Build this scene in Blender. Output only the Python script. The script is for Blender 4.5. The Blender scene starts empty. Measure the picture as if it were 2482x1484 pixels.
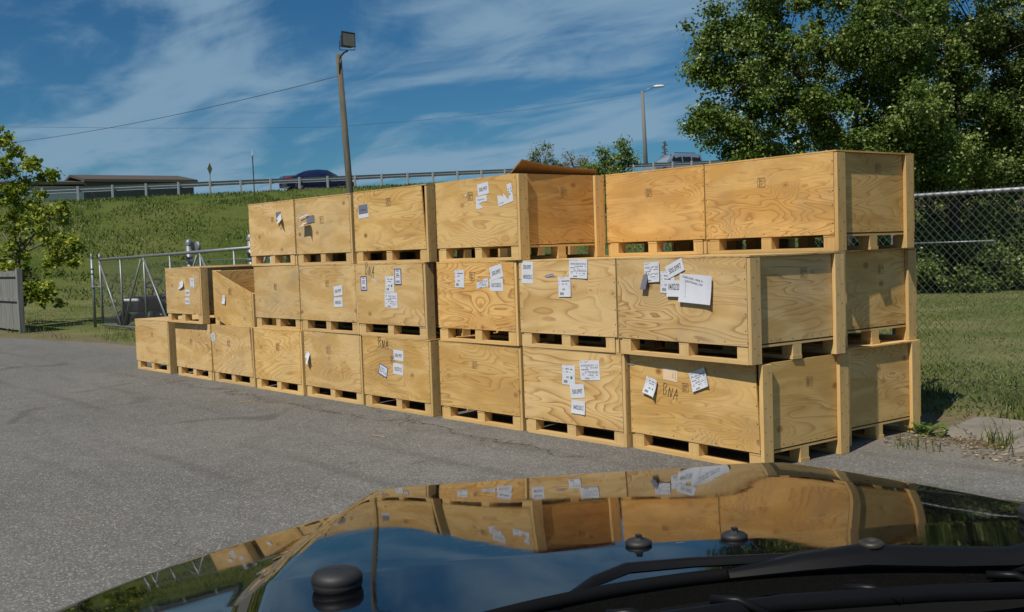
import bpy, bmesh, math, random
import numpy as np
from mathutils import Vector, Matrix, noise as mnoise
R = math.radians
random.seed(7); rng = np.random.default_rng(7)
scene = bpy.context.scene
COL = scene.collection

# ------------------------------------------------------------------ camera
MR = np.array([[0.6547485, 0.75509885, -0.03361728],
               [0.01818297, -0.06019877, -0.99802079],
               [-0.75562807, 0.65284135, -0.05314499]])
CAMZ = 1.6
FD = 3354.88 / 1.3156                     # focal length in units of a 2481 px wide picture
cd = bpy.data.cameras.new('camera')
cam = bpy.data.objects.new('camera', cd); COL.objects.link(cam)
cd.sensor_width = 36; cd.lens = 37.0; cd.clip_start = 0.05; cd.clip_end = 3000
m = Matrix.Identity(4)
r_, u_, f_ = MR[0], -MR[1], MR[2]
for i in range(3):
    m[i][0] = r_[i]; m[i][1] = u_[i]; m[i][2] = -f_[i]
m[2][3] = CAMZ
cam.matrix_world = m
scene.camera = cam

# ------------------------------------------------------------------ world, sun, exposure
SUN_D = Vector((0.122, -0.580, 0.80)).normalized()       # towards the sun
sun_el = math.asin(SUN_D.z); sun_az = math.atan2(SUN_D.x, SUN_D.y)
world = bpy.data.worlds.new("World"); scene.world = world
world.use_nodes = True
wn = world.node_tree.nodes; wl = world.node_tree.links
wn.clear()
wo = wn.new('ShaderNodeOutputWorld'); bg = wn.new('ShaderNodeBackground')
sky = wn.new('ShaderNodeTexSky'); sky.sky_type = 'NISHITA'; sky.sun_disc = False
sky.sun_elevation = sun_el; sky.sun_rotation = sun_az
sky.air_density = 1.0; sky.dust_density = 0.3; sky.ozone_density = 3.0; sky.altitude = 200
tc = wn.new('ShaderNodeTexCoord')
sep = wn.new('ShaderNodeSeparateXYZ'); wl.new(tc.outputs['Generated'], sep.inputs[0])
def wmath(op, a, b=None, c=None, clamp=False):
    n = wn.new('ShaderNodeMath'); n.operation = op; n.use_clamp = clamp
    for i, v in enumerate((a, b, c)):
        if v is None: continue
        if isinstance(v, (int, float)): n.inputs[i].default_value = v
        else: wl.new(v, n.inputs[i])
    return n.outputs[0]
zz = wmath('ADD', sep.outputs[2], 0.12)
px = wmath('DIVIDE', sep.outputs[0], zz); py = wmath('DIVIDE', sep.outputs[1], zz)
cmb = wn.new('ShaderNodeCombineXYZ'); wl.new(px, cmb.inputs[0]); wl.new(py, cmb.inputs[1])
mp = wn.new('ShaderNodeMapping'); wl.new(cmb.outputs[0], mp.inputs[0])
mp.inputs['Rotation'].default_value = (0, 0, R(-60)); mp.inputs['Scale'].default_value = (0.75, 1.5, 1); mp.inputs['Location'].default_value = (3.4, 1.35, 0)
n1 = wn.new('ShaderNodeTexNoise'); wl.new(mp.outputs[0], n1.inputs[0])
n1.inputs['Scale'].default_value = 0.9; n1.inputs['Detail'].default_value = 9; n1.inputs['Roughness'].default_value = 0.52; n1.inputs['Distortion'].default_value = 0.7
n2 = wn.new('ShaderNodeTexNoise'); wl.new(mp.outputs[0], n2.inputs[0])
n2.inputs['Scale'].default_value = 2.2; n2.inputs['Detail'].default_value = 8; n2.inputs['Roughness'].default_value = 0.55; n2.inputs['Distortion'].default_value = 1.0
cm = wmath('ADD', n1.outputs[0], wmath('MULTIPLY', wmath('SUBTRACT', n2.outputs[0], 0.5), 0.34))
mr = wn.new('ShaderNodeMapRange'); wl.new(cm, mr.inputs[0]); mr.interpolation_type = 'SMOOTHSTEP'
mr.inputs[1].default_value = 0.41; mr.inputs[2].default_value = 0.62; mr.inputs[3].default_value = 0.0; mr.inputs[4].default_value = 0.85
hs = wn.new('ShaderNodeHueSaturation'); wl.new(sky.outputs[0], hs.inputs['Color'])
hs.inputs['Saturation'].default_value = 1.12; hs.inputs['Value'].default_value = 0.80; hs.inputs['Hue'].default_value = 0.495
tn = wn.new('ShaderNodeMix'); tn.data_type = 'RGBA'; tn.blend_type = 'MULTIPLY'; tn.inputs[0].default_value = 1.0; wl.new(hs.outputs[0], tn.inputs[6]); tn.inputs[7].default_value = (0.38, 0.76, 1.0, 1)
mx = wn.new('ShaderNodeMix'); mx.data_type = 'RGBA'
wl.new(mr.outputs[0], mx.inputs[0]); wl.new(tn.outputs[2], mx.inputs[6]); mx.inputs[7].default_value = (3.3, 5.2, 7.0, 1)
wl.new(mx.outputs[2], bg.inputs[0]); bg.inputs[1].default_value = 0.072
wl.new(bg.outputs[0], wo.inputs[0])

sl = bpy.data.lights.new('sun', 'SUN'); sl.energy = 4.9; sl.angle = R(0.5); sl.color = (1.0, 0.92, 0.80)
so = bpy.data.objects.new('sun', sl); COL.objects.link(so)
so.rotation_euler = SUN_D.to_track_quat('Z', 'Y').to_euler(); so.location = (20, -40, 60)

scene.view_settings.view_transform = 'Standard'; scene.view_settings.look = 'None'
scene.view_settings.exposure = -0.08; scene.view_settings.gamma = 1.0
scene.cycles.max_bounces = 6; scene.cycles.glossy_bounces = 3; scene.cycles.transparent_max_bounces = 12
scene.cycles.diffuse_bounces = 3; scene.cycles.transmission_bounces = 4
scene.cycles.caustics_reflective = False; scene.cycles.caustics_refractive = False

# ------------------------------------------------------------------ helpers
def ray(x, y):                      # picture point (2481 wide) -> world direction
    return MR.T @ np.array([x - 1240.5, y - 742, FD])
def at(x, y, Z):
    d = ray(x, y) * (Z / FD); return Vector((d[0], d[1], d[2] + CAMZ))
def mesh_obj(name, verts, faces, mats, parent=None, smooth=False, midx=None, uvs=None):
    me = bpy.data.meshes.new(name)
    me.from_pydata([tuple(v) for v in verts], [], [tuple(f) for f in faces])
    if not isinstance(mats, (list, tuple)): mats = [mats]
    for mm in mats: me.materials.append(mm)
    if midx is not None: me.polygons.foreach_set('material_index', np.array(midx, dtype=np.int32))
    if smooth: me.polygons.foreach_set('use_smooth', [True] * len(me.polygons))
    if uvs is not None:
        l = me.uv_layers.new(name='UVMap'); l.data.foreach_set('uv', np.array(uvs, dtype=np.float32).ravel())
    me.update()
    o = bpy.data.objects.new(name, me); COL.objects.link(o)
    if parent: o.parent = parent
    return o
def np_mesh(name, V, F, mat, parent=None, midx=None, smooth=False):
    """V (n,3), F (m,k) arrays"""
    me = bpy.data.meshes.new(name); k = F.shape[1]
    me.vertices.add(len(V)); me.vertices.foreach_set('co', V.astype(np.float32).ravel())
    me.loops.add(F.size); me.loops.foreach_set('vertex_index', F.astype(np.int32).ravel())
    me.polygons.add(len(F)); me.polygons.foreach_set('loop_start', np.arange(0, F.size, k, dtype=np.int32))
    try: me.polygons.foreach_set('loop_total', np.full(len(F), k, dtype=np.int32))
    except Exception: pass
    for mm in (mat if isinstance(mat, (list, tuple)) else [mat]): me.materials.append(mm)
    if midx is not None: me.polygons.foreach_set('material_index', np.asarray(midx, dtype=np.int32))
    if smooth: me.polygons.foreach_set('use_smooth', [True] * len(F))
    me.update(calc_edges=True); me.validate()
    o = bpy.data.objects.new(name, me); COL.objects.link(o)
    if parent: o.parent = parent
    return o
class MB:
    """collects shapes into one mesh, with uv in metres"""
    def __init__(s): s.v = []; s.f = []; s.m = []; s.uv = []
    def face(s, pts, mi=0, uv=None):
        b = len(s.v); s.v += [tuple(p) for p in pts]; s.f.append(tuple(range(b, b + len(pts)))); s.m.append(mi)
        if uv is None:
            p0 = Vector(pts[0]); e1 = (Vector(pts[1]) - p0); n = e1.cross(Vector(pts[2]) - p0)
            ax = max(range(3), key=lambda i: abs(n[i]))
            ij = {0: (1, 2), 1: (0, 2), 2: (0, 1)}[ax]
            uv = [(p[ij[0]], p[ij[1]]) for p in pts]
        s.uv += uv
    def box(s, x0, x1, y0, y1, z0, z1, mi=0, vert=False, M=None):
        P = [Vector(p) for p in ((x0,y0,z0),(x1,y0,z0),(x1,y1,z0),(x0,y1,z0),(x0,y0,z1),(x1,y0,z1),(x1,y1,z1),(x0,y1,z1))]
        for q in ((0,1,5,4),(1,2,6,5),(2,3,7,6),(3,0,4,7),(4,5,6,7),(3,2,1,0)):
            pts = [P[i] for i in q]
            n = (pts[1]-pts[0]).cross(pts[2]-pts[0]); ax = max(range(3), key=lambda i: abs(n[i]))
            ij = {0: (1, 2), 1: (0, 2), 2: (0, 1)}[ax]
            uv = [(p[ij[0]], p[ij[1]]) for p in pts]
            if vert: uv = [(b, a) for a, b in uv]
            if M: pts = [M @ p for p in pts]
            s.face(pts, mi, uv)
    def tube(s, pts, rad, n=8, mi=0, cap=True):
        pts = [Vector(p) for p in pts]
        if not isinstance(rad, (list, tuple)): rad = [rad] * len(pts)
        rings = []
        up = Vector((0, 0, 1))
        for i, p in enumerate(pts):
            d = (pts[min(i+1, len(pts)-1)] - pts[max(i-1, 0)]).normalized()
            a = d.cross(up if abs(d.z) < .95 else Vector((1, 0, 0))).normalized(); b = d.cross(a)
            base = len(s.v)
            for k in range(n):
                t = 2*math.pi*k/n; s.v.append(tuple(p + (a*math.cos(t) + b*math.sin(t))*rad[i]))
            rings.append(base)
        for i in range(len(rings)-1):
            for k in range(n):
                k2 = (k+1) % n
                s.f.append((rings[i]+k, rings[i]+k2, rings[i+1]+k2, rings[i+1]+k)); s.m.append(mi)
                s.uv += [(k/n, i), (k2/n, i), (k2/n, i+1), (k/n, i+1)]
        if cap:
            s.f.append(tuple(rings[0]+k for k in range(n))[::-1]); s.m.append(mi); s.uv += [(0, 0)]*n
            s.f.append(tuple(rings[-1]+k for k in range(n))); s.m.append(mi); s.uv += [(0, 0)]*n
    def lathe(s, c, prof, n=16, mi=0, M=None):
        base = len(s.v)
        for (r, z) in prof:
            for k in range(n):
                t = 2*math.pi*k/n; p = Vector((r*math.cos(t), r*math.sin(t), z))
                if M: p = M @ p
                s.v.append(tuple(p + Vector(c)))
        for i in range(len(prof)-1):
            for k in range(n):
                k2 = (k+1) % n
                s.f.append((base+i*n+k, base+i*n+k2, base+(i+1)*n+k2, base+(i+1)*n+k)); s.m.append(mi); s.uv += [(0, 0)]*4
    def build(s, name, mats, parent=None, smooth=False):
        return mesh_obj(name, s.v, s.f, mats, parent, smooth, s.m, s.uv)
def tag(o, label=None, cat=None, group=None, kind=None):
    if label: o['label'] = label
    if cat: o['category'] = cat
    if group: o['group'] = group
    if kind: o['kind'] = kind
    return o
def empty(name, loc=(0, 0, 0), rz=0, label=None, cat=None, group=None):
    o = bpy.data.objects.new(name, None); COL.objects.link(o); o.location = loc; o.rotation_euler = (0, 0, rz)
    o.empty_display_size = .2
    return tag(o, label, cat, group)
def autosmooth(o, ang=35):
    me = o.data; me.polygons.foreach_set('use_smooth', [True]*len(me.polygons))
    bm = bmesh.new(); bm.from_mesh(me); bmesh.ops.remove_doubles(bm, verts=bm.verts, dist=1e-4)
    for e in bm.edges:
        if len(e.link_faces) == 2 and e.calc_face_angle(0) > R(ang): e.smooth = False
    bmesh.ops.recalc_face_normals(bm, faces=bm.faces)
    bm.to_mesh(me); bm.free()

# ------------------------------------------------------------------ materials
class NT:
    def __init__(s, name):
        s.m = bpy.data.materials.new(name); s.m.use_nodes = True; s.t = s.m.node_tree; s.t.nodes.clear()
        s.out = s.n('ShaderNodeOutputMaterial'); s.b = s.n('ShaderNodeBsdfPrincipled'); s.l(s.b.outputs[0], s.out.inputs[0])
    def n(s, t, **k):
        x = s.t.nodes.new(t)
        for a, v in k.items(): setattr(x, a, v)
        return x
    def l(s, a, b): s.t.links.new(a, b)
    def put(s, v, inp):
        if v is None: return
        if isinstance(v, bpy.types.NodeSocket): s.l(v, inp)
        else: inp.default_value = v
    def math(s, op, a, b=None, c=None, clamp=False):
        x = s.n('ShaderNodeMath', operation=op); x.use_clamp = clamp
        for i, v in enumerate((a, b, c)): s.put(v, x.inputs[i]) if v is not None else None
        return x.outputs[0]
    def noise(s, vec, scale, detail=2, rough=.5, dist=0, out=0):
        x = s.n('ShaderNodeTexNoise'); s.put(vec, x.inputs['Vector']); x.inputs['Scale'].default_value = scale
        x.inputs['Detail'].default_value = detail; x.inputs['Roughness'].default_value = rough; x.inputs['Distortion'].default_value = dist
        return x.outputs[out]
    def ramp(s, fac, stops, interp='LINEAR'):
        x = s.n('ShaderNodeValToRGB'); s.l(fac, x.inputs[0]); x.color_ramp.interpolation = interp
        e = x.color_ramp.elements
        while len(e) < len(stops): e.new(0.5)
        for i, (p, c) in enumerate(stops):
            e[i].position = p; e[i].color = (c, c, c, 1) if isinstance(c, (int, float)) else (*c, 1)
        return x.outputs[0]
    def mix(s, fac, a, b, mode='MIX'):
        x = s.n('ShaderNodeMix', data_type='RGBA', blend_type=mode); s.put(fac, x.inputs[0])
        for v, i in ((a, 6), (b, 7)):
            if isinstance(v, tuple) and len(v) == 3: v = (*v, 1)
            s.put(v, x.inputs[i])
        return x.outputs[2]
    def mapr(s, v, a, b, c=0., d=1., smooth=False):
        x = s.n('ShaderNodeMapRange'); s.l(v, x.inputs[0])
        if smooth: x.interpolation_type = 'SMOOTHSTEP'
        for i, q in enumerate((a, b, c, d)): x.inputs[i+1].default_value = q
        return x.outputs[0]
    def col(s, v): s.put((*v, 1) if isinstance(v, tuple) and len(v) == 3 else v, s.b.inputs['Base Color'])
    def bump(s, h, strength=.3, dist=.01):
        x = s.n('ShaderNodeBump'); s.l(h, x.inputs['Height']); x.inputs['Strength'].default_value = strength; x.inputs['Distance'].default_value = dist
        s.l(x.outputs[0], s.b.inputs['Normal'])
    def rough(s, v): s.put(v, s.b.inputs['Roughness'])
def plain(name, col, rough=.6, metal=0., spec=None, var=0.12, scale=14, bump=0.0):
    t = NT(name); tcn = t.n('ShaderNodeTexCoord')
    nz = t.noise(tcn.outputs['Object'], scale, 4, .6)
    c2 = tuple(c*(1-var*2.2) for c in col)
    t.col(t.mix(t.mapr(nz, .35, .7), tuple(col), c2)); t.rough(rough); t.b.inputs['Metallic'].default_value = metal
    if spec is not None: t.b.inputs['Specular IOR Level'].default_value = spec
    if bump: t.bump(t.noise(tcn.outputs['Object'], scale*4, 4, .6), bump, .004)
    return t.m
def wood_ply():
    t = NT('plywood'); uv = t.n('ShaderNodeUVMap'); oi = t.n('ShaderNodeObjectInfo')
    rv = t.n('ShaderNodeCombineXYZ'); t.l(t.math('MULTIPLY', oi.outputs['Random'], 37.0), rv.inputs[0]); t.l(t.math('MULTIPLY', oi.outputs['Random'], 91.0), rv.inputs[1]); t.l(t.math('MULTIPLY', oi.outputs['Random'], 53.0), rv.inputs[2])
    def vadd(a, b):
        x = t.n('ShaderNodeVectorMath', operation='ADD'); t.l(a, x.inputs[0]); t.l(b, x.inputs[1]); return x.outputs[0]
    def vmul(a, v):
        x = t.n('ShaderNodeVectorMath', operation='MULTIPLY'); t.l(a, x.inputs[0]); x.inputs[1].default_value = v; return x.outputs[0]
    base = vadd(uv.outputs[0], rv.outputs[0])
    # knots: sparse voronoi cells
    kv = vmul(base, (1.9, 2.6, 1.0))
    vo = t.n('ShaderNodeTexVoronoi'); vo.inputs['Scale'].default_value = 1.0; vo.inputs['Randomness'].default_value = .9; t.l(kv, vo.inputs['Vector'])
    vo.voronoi_dimensions = '2D'
    rnd = t.n('ShaderNodeSeparateColor'); t.l(vo.outputs['Color'], rnd.inputs[0])
    on = t.math('GREATER_THAN', rnd.outputs[0], 0.36)
    kd = vo.outputs['Distance']
    kin = t.math('MULTIPLY', t.math('POWER', t.mapr(kd, 0, .42, 1, 0, True), 1.6), on)
    # grain height field
    gv = vmul(base, (.55, 2.9, 1.0))
    h = t.noise(gv, 1.25, 2.2, .5, .55)
    h = t.math('ADD', h, t.math('MULTIPLY', kin, t.math('SUBTRACT', t.math('MULTIPLY', rnd.outputs[1], .9), .25)))
    fine = t.noise(vmul(base, (4., 40., 1.)), 1.0, 4, .65)
    dens = t.mapr(t.noise(vmul(base, (.5, .8, 1.)), .9, 1), .3, .7, 14., 30.)
    ring = t.math('FRACT', t.math('ADD', t.math('MULTIPLY', h, dens), t.math('MULTIPLY', fine, .14)))
    prof = t.ramp(ring, [(0, .0), (.45, .12), (.74, .42), (.9, 1.0), (.965, .7), (1, 0)])
    inten = t.mapr(t.noise(vmul(base, (.8, 1.3, 1.)), 1.3, 2), .34, .62, .22, 1.0, True)
    broad = t.noise(vmul(base, (.9, 3.2, 1.)), 1.6, 3, .5, .8)
    g = t.math('MULTIPLY', t.math('MULTIPLY', prof, inten), t.mapr(t.math('FRACT', t.math('MULTIPLY', oi.outputs['Random'], 7.31)), 0, 1, .62, 1.1))
    light = t.mix(t.mapr(broad, .42, .62, 0, 1, True), (.74, .515, .220), (.61, .385, .130))
    c = t.mix(t.math('MULTIPLY', g, .95), light, (.34, .165, .048))
    c = t.mix(t.mapr(fine, .25, .75, .0, .22), c, (.42, .25, .10))
    # knot core
    core = t.math('MULTIPLY', t.mapr(kd, .04, .085, 1, 0, True), on)
    kc = t.mix(rnd.outputs[2], (.26, .105, .03), (.52, .30, .11))
    c = t.mix(t.math('MULTIPLY', core, .85), c, kc)
    heart = t.math('MULTIPLY', t.mapr(kd, .008, .02, 1, 0, True), t.math('MULTIPLY', on, t.math('GREATER_THAN', rnd.outputs[1], .55)))
    c = t.mix(heart, c, (.05, .025, .012))
    # soiling
    dirt = t.noise(vmul(base, (1.2, 1.2, 1.)), 2.2, 5, .65)
    rd = t.math('FRACT', t.math('MULTIPLY', oi.outputs['Random'], 13.7))
    c = t.mix(t.math('MULTIPLY', t.mapr(dirt, .45, .78, 0, .6), rd), c, (.30, .24, .165))
    sc2 = t.noise(vmul(base, (1.0, 14., 1.)), 2.6, 3, .6)
    c = t.mix(t.mapr(sc2, .68, .76, 0, .5), c, (.22, .15, .085))
    c = t.mix(t.math('MULTIPLY', t.math('FRACT', t.math('MULTIPLY', oi.outputs['Random'], 5.3)), .16), c, t.mix(.5, (.40, .27, .12), (.30, .25, .18)))
    c = t.mix(1.0, c, oi.outputs['Color'], 'MULTIPLY')
    t.col(c); t.rough(t.mapr(fine, .3, .7, .55, .75)); t.b.inputs['Specular IOR Level'].default_value = .3
    t.bump(t.math('ADD', t.math('MULTIPLY', fine, .6), g), .18, .0015)
    return t.m
def wood_lumber():
    t = NT('lumber'); uv = t.n('ShaderNodeUVMap'); oi = t.n('ShaderNodeObjectInfo')
    mp_ = t.n('ShaderNodeMapping'); t.l(uv.outputs[0], mp_.inputs[0]); mp_.inputs['Scale'].default_value = (1.6, 22, 1)
    cb = t.n('ShaderNodeCombineXYZ'); t.l(t.math('MULTIPLY', oi.outputs['Random'], 61.), cb.inputs[0]); t.l(t.math('MULTIPLY', oi.outputs['Random'], 17.), cb.inputs[2]); t.l(cb.outputs[0], mp_.inputs['Location'])
    h = t.noise(mp_.outputs[0], 1.5, 5, .6, .4)
    c = t.mix(t.mapr(h, .3, .72), (.69, .485, .215), (.54, .345, .135))
    vo = t.n('ShaderNodeTexVoronoi'); mp2 = t.n('ShaderNodeMapping'); t.l(uv.outputs[0], mp2.inputs[0]); mp2.inputs['Scale'].default_value = (3.0, 7, 1); t.l(cb.outputs[0], mp2.inputs['Location'])
    t.l(mp2.outputs[0], vo.inputs['Vector']); vo.inputs['Scale'].default_value = 1.0
    c = t.mix(t.mapr(vo.outputs['Distance'], .04, .11, .85, 0, True), c, (.25, .12, .045))
    d = t.noise(uv.outputs[0], 5, 5, .7); c = t.mix(t.mapr(d, .5, .8, 0, .5), c, (.33, .27, .19))
    c = t.mix(1.0, c, oi.outputs['Color'], 'MULTIPLY')
    t.col(c); t.rough(.75); t.b.inputs['Specular IOR Level'].default_value = .25; t.bump(h, .25, .002)
    return t.m
M_PLY = wood_ply(); M_LUM = wood_lumber()
M_NAIL = plain('nail_steel', (.055, .04, .03), .5, .3)
def paper(name, col): 
    t = NT(name); tcn = t.n('ShaderNodeTexCoord'); nz = t.noise(tcn.outputs['Object'], 9, 4, .6)
    t.col(t.mix(t.mapr(nz, .4, .75, 0, .35), col, tuple(c*.86 for c in col))); t.rough(.55)
    t.bump(nz, .5, .006); return t.m
M_PAPER = paper('white_paper', (.60, .62, .68)); M_BEIGE = paper('tan_paper', (.72, .55, .37))
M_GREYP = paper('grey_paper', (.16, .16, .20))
M_INK = plain('black_ink', (.022, .022, .03), .6); M_INKG = plain('grey_ink', (.22, .22, .27), .6); M_BLUE = plain('blue_ink', (.03, .06, .30), .6)
M_GREEN = plain('green_ink', (.02, .25, .12), .6); M_STAMP = plain('stamp_ink', (.27, .18, .08), .7); M_MARK = plain('marker_ink', (.05, .032, .02), .7)
M_SILV = plain('silver_tape', (.7, .7, .72), .25, .8)

# ------------------------------------------------------------------ plywood crates
H = 0.753; DEP = 1.02; PT = .03
_font_cache = {}
def text_mesh(body):
    if body in _font_cache: return _font_cache[body]
    cu = bpy.data.curves.new('t', 'FONT'); cu.body = body; cu.align_x = 'CENTER'; cu.align_y = 'CENTER'; cu.size = 1; cu.offset = .010; cu.resolution_u = 2
    ob = bpy.data.objects.new('t', cu); COL.objects.link(ob)
    bpy.context.view_layer.update()
    dg = bpy.context.evaluated_depsgraph_get()
    me = bpy.data.meshes.new_from_object(ob.evaluated_get(dg))
    V = [tuple(v.co) for v in me.vertices]; F = [tuple(p.vertices) for p in me.polygons]
    xs = [v[0] for v in V]; ys = [v[1] for v in V]
    cx, cy = (min(xs)+max(xs))/2, (min(ys)+max(ys))/2; w = max(xs)-min(xs); h = max(ys)-min(ys)
    V = [((v[0]-cx)/w, (v[1]-cy)/h) for v in V]
    bpy.data.objects.remove(ob); bpy.data.curves.remove(cu); bpy.data.meshes.remove(me)
    _font_cache[body] = (V, F); return V, F

LAYER = [0]
def sticker(parent, name, u, v, w, h, rot=0, mat=None, curl=0.0, items=(), side='front', off=0.0, D=DEP, W=1.2, shape=None, label=None):
    """paper stuck to a panel; items: ('text', body, x, y, w, h[, rot]), ('bars', x, y, w, h, n), ('rect', ...), ('frame',), ('dot', x, y, r)
       coordinates of items are fractions of the sheet, centre origin."""
    mb = MB(); c, s_ = math.cos(R(rot)), math.sin(R(rot))
    LAYER[0] = (LAYER[0] + 1) % 5
    base = .0015 + .0004*LAYER[0] + off
    def lift(a, b):            # a,b in -.5..5
        return .16*curl * max(0, (.2 - b))**1.5 * 2.2 + curl*.5*max(0, (a-.2))**2*4
    def P(a, b, e=0.):
        X = u + c*a*w - s_*b*h; Z = v + s_*a*w + c*b*h; d = base + lift(a, b) + e
        if side == 'front': return (X, -d, Z)
        return (W - PT - .005 + .0 + d, X, Z)
    if mat is not None:
        if shape is None:
            N = 6
            for i in range(N):
                for j in range(N):
                    a0, a1, b0, b1 = i/N-.5, (i+1)/N-.5, j/N-.5, (j+1)/N-.5
                    mb.face([P(a0, b0), P(a1, b0), P(a1, b1), P(a0, b1)], 0)
        else:
            mb.face([P(a, b) for a, b in shape], 0)
    pr = MB()
    e = .0006
    for it in items:
        k = it[0]
        if k == 'text':
            V, F = text_mesh(it[1]); x, y, tw, th = it[2:6]; tr = R(it[6]) if len(it) > 6 else 0
            for f in F:
                pts = []
                for i in f:
                    a, b = V[i]; a *= tw*w; b *= th*h
                    a, b = a*math.cos(tr)-b*math.sin(tr), a*math.sin(tr)+b*math.cos(tr)
                    pts.append(P(x + a/w, y + b/h, e))
                pr.face(pts, 0)
        elif k == 'bars':
            x, y, bw, bh, n = it[1:6]; mi = it[6] if len(it) > 6 else 1
            for q in range(n):
                yy = y + bh*(.5 - (q+.5)/n); t = bh/n*.27
                xx = x - bw/2
                while xx < x + bw/2 - .03:
                    l = random.uniform(.05, .16)*bw/.8+.015; x2 = min(xx+l, x+bw/2)
                    pr.face([P(xx, yy-t, e), P(x2, yy-t, e), P(x2, yy+t, e), P(xx, yy+t, e)], mi); xx = x2 + random.uniform(.01, .03) + (random.random() < .25)*.1
        elif k == 'code':
            x, y, bw, bh = it[1:5]; n = 9
            for q in range(n):
                x0 = x - bw/2 + bw*q/n; x1 = x0 + bw/n*random.uniform(.35, .7)
                pr.face([P(x0, y-bh/2, e), P(x1, y-bh/2, e), P(x1, y+bh/2, e), P(x0, y+bh/2, e)], 0)
        elif k == 'frame':
            t = it[1]; q = t*w/h
            for (x0, x1, y0, y1) in ((-.5, .5, .5-q, .5), (-.5, .5, -.5, -.5+q), (-.5, -.5+t, -.5+q, .5-q), (.5-t, .5, -.5+q, .5-q)):
                pr.face([P(x0, y0, e), P(x1, y0, e), P(x1, y1, e), P(x0, y1, e)], it[2])
        elif k == 'dot':
            x, y, r = it[1:4]; pr.face([P(x + r*math.cos(t*math.pi/5), y + r*w/h*math.sin(t*math.pi/5), e) for t in range(10)], 3)
        elif k == 'poly':
            pr.face([P(a, b, e) for a, b in it[1]], it[2] if len(it) > 2 else 0)
    mats_ink = [M_INK, M_INKG, M_BLUE, M_GREEN]
    if name in ('grade_stamp',): mats_ink = [M_STAMP]*4
    if name in ('marker_writing',): mats_ink = [M_MARK]*4
    if mat is None:
        return pr.build(name, mats_ink, parent)
    b0 = len(mb.v); mb.v += pr.v; mb.f += [tuple(i+b0 for i in f) for f in pr.f]; mb.m += [i+1 for i in pr.m]; mb.uv += pr.uv
    o = mb.build(name, [mat] + mats_ink, parent)
    if label: o['label'] = label
    return o
def stamp(parent, u, v, side='front', W=1.2, s=.06, off=0.0, D=DEP):
    sticker(parent, 'grade_stamp', u, v, s, s, random.uniform(-3, 3), None, 0, [('frame', .05, 0), ('bars', .08, .18, .6, .34, 2, 0), ('bars', -.05, -.2, .5, .3, 2, 0), ('poly', [(-.3, -.35), (-.22, -.35), (-.22, .4), (-.3, .4)])], side, off, D, W)
def stroke(pts, t=.08):
    """a pen stroke as quads in sheet fractions"""
    out = []
    for (x0, y0), (x1, y1) in zip(pts[:-1], pts[1:]):
        dx, dy = x1-x0, y1-y0; l = math.hypot(dx, dy) or 1; nx, ny = -dy/l*t/2, dx/l*t/2
        out.append(('poly', [(x0+nx, y0+ny), (x0-nx, y0-ny), (x1-nx+dx/l*t*.3, y1-ny), (x1+nx+dx/l*t*.3, y1+ny)]))
    return out
def bna(parent, u, v, w, h, rot):
    it = []
    it += stroke([(-.48, .44), (-.40, -.38)], .03) + stroke([(-.5, .40), (-.33, .46), (-.25, .32), (-.36, .08), (-.24, -.1), (-.26, -.34), (-.42, -.42)], .03)
    it += stroke([(-.10, -.42), (-.08, .30), (.08, -.40), (.12, .34)], .03)
    it += stroke([(.24, -.42), (.38, .40), (.48, -.44)], .03) + stroke([(.26, -.08), (.50, -.02)], .03)
    sticker(parent, 'marker_writing', u, v, w, h, rot, None, 0, it)

def doc_items(dot=False):
    it = [('bars', -.2, .46, .35, .03, 1, 1), ('bars', .08, .30, .62, .09, 1, 0), ('bars', .0, .15, .42, .07, 1, 0), ('poly', [(-.46, .28), (-.41, .28), (-.41, .31), (-.46, .31)]), ('poly', [(-.46, .12), (-.41, .12), (-.41, .15), (-.46, .15)]),
          ('text', '100', -.08, -.12, .2, .1), ('code', -.22, -.34, .3, .14), ('bars', -.4, -.16, .14, .02, 1, 0), ('bars', .28, -.34, .3, .02, 1, 1), ('bars', .38, -.02, .06, .14, 2, 1)]
    if dot: it.append(('dot', .22, -.12, .09))
    return it
def form_items():
    return [('bars', -.25, .42, .4, .06, 2, 1), ('bars', .0, .24, .86, .1, 2, 1), ('bars', .12, .12, .6, .06, 1, 0), ('bars', -.2, .03, .45, .07, 1, 0), ('bars', .1, -.1, .7, .12, 2, 1), ('bars', .15, -.24, .5, .06, 1, 0),
            ('bars', -.34, -.2, .14, .14, 2, 1), ('bars', .22, -.34, .3, .04, 1, 1), ('code', -.15, -.41, .24, .08)]
def num_items(txt): return [('text', txt, 0.0, -.02, .72, .34)]

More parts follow.
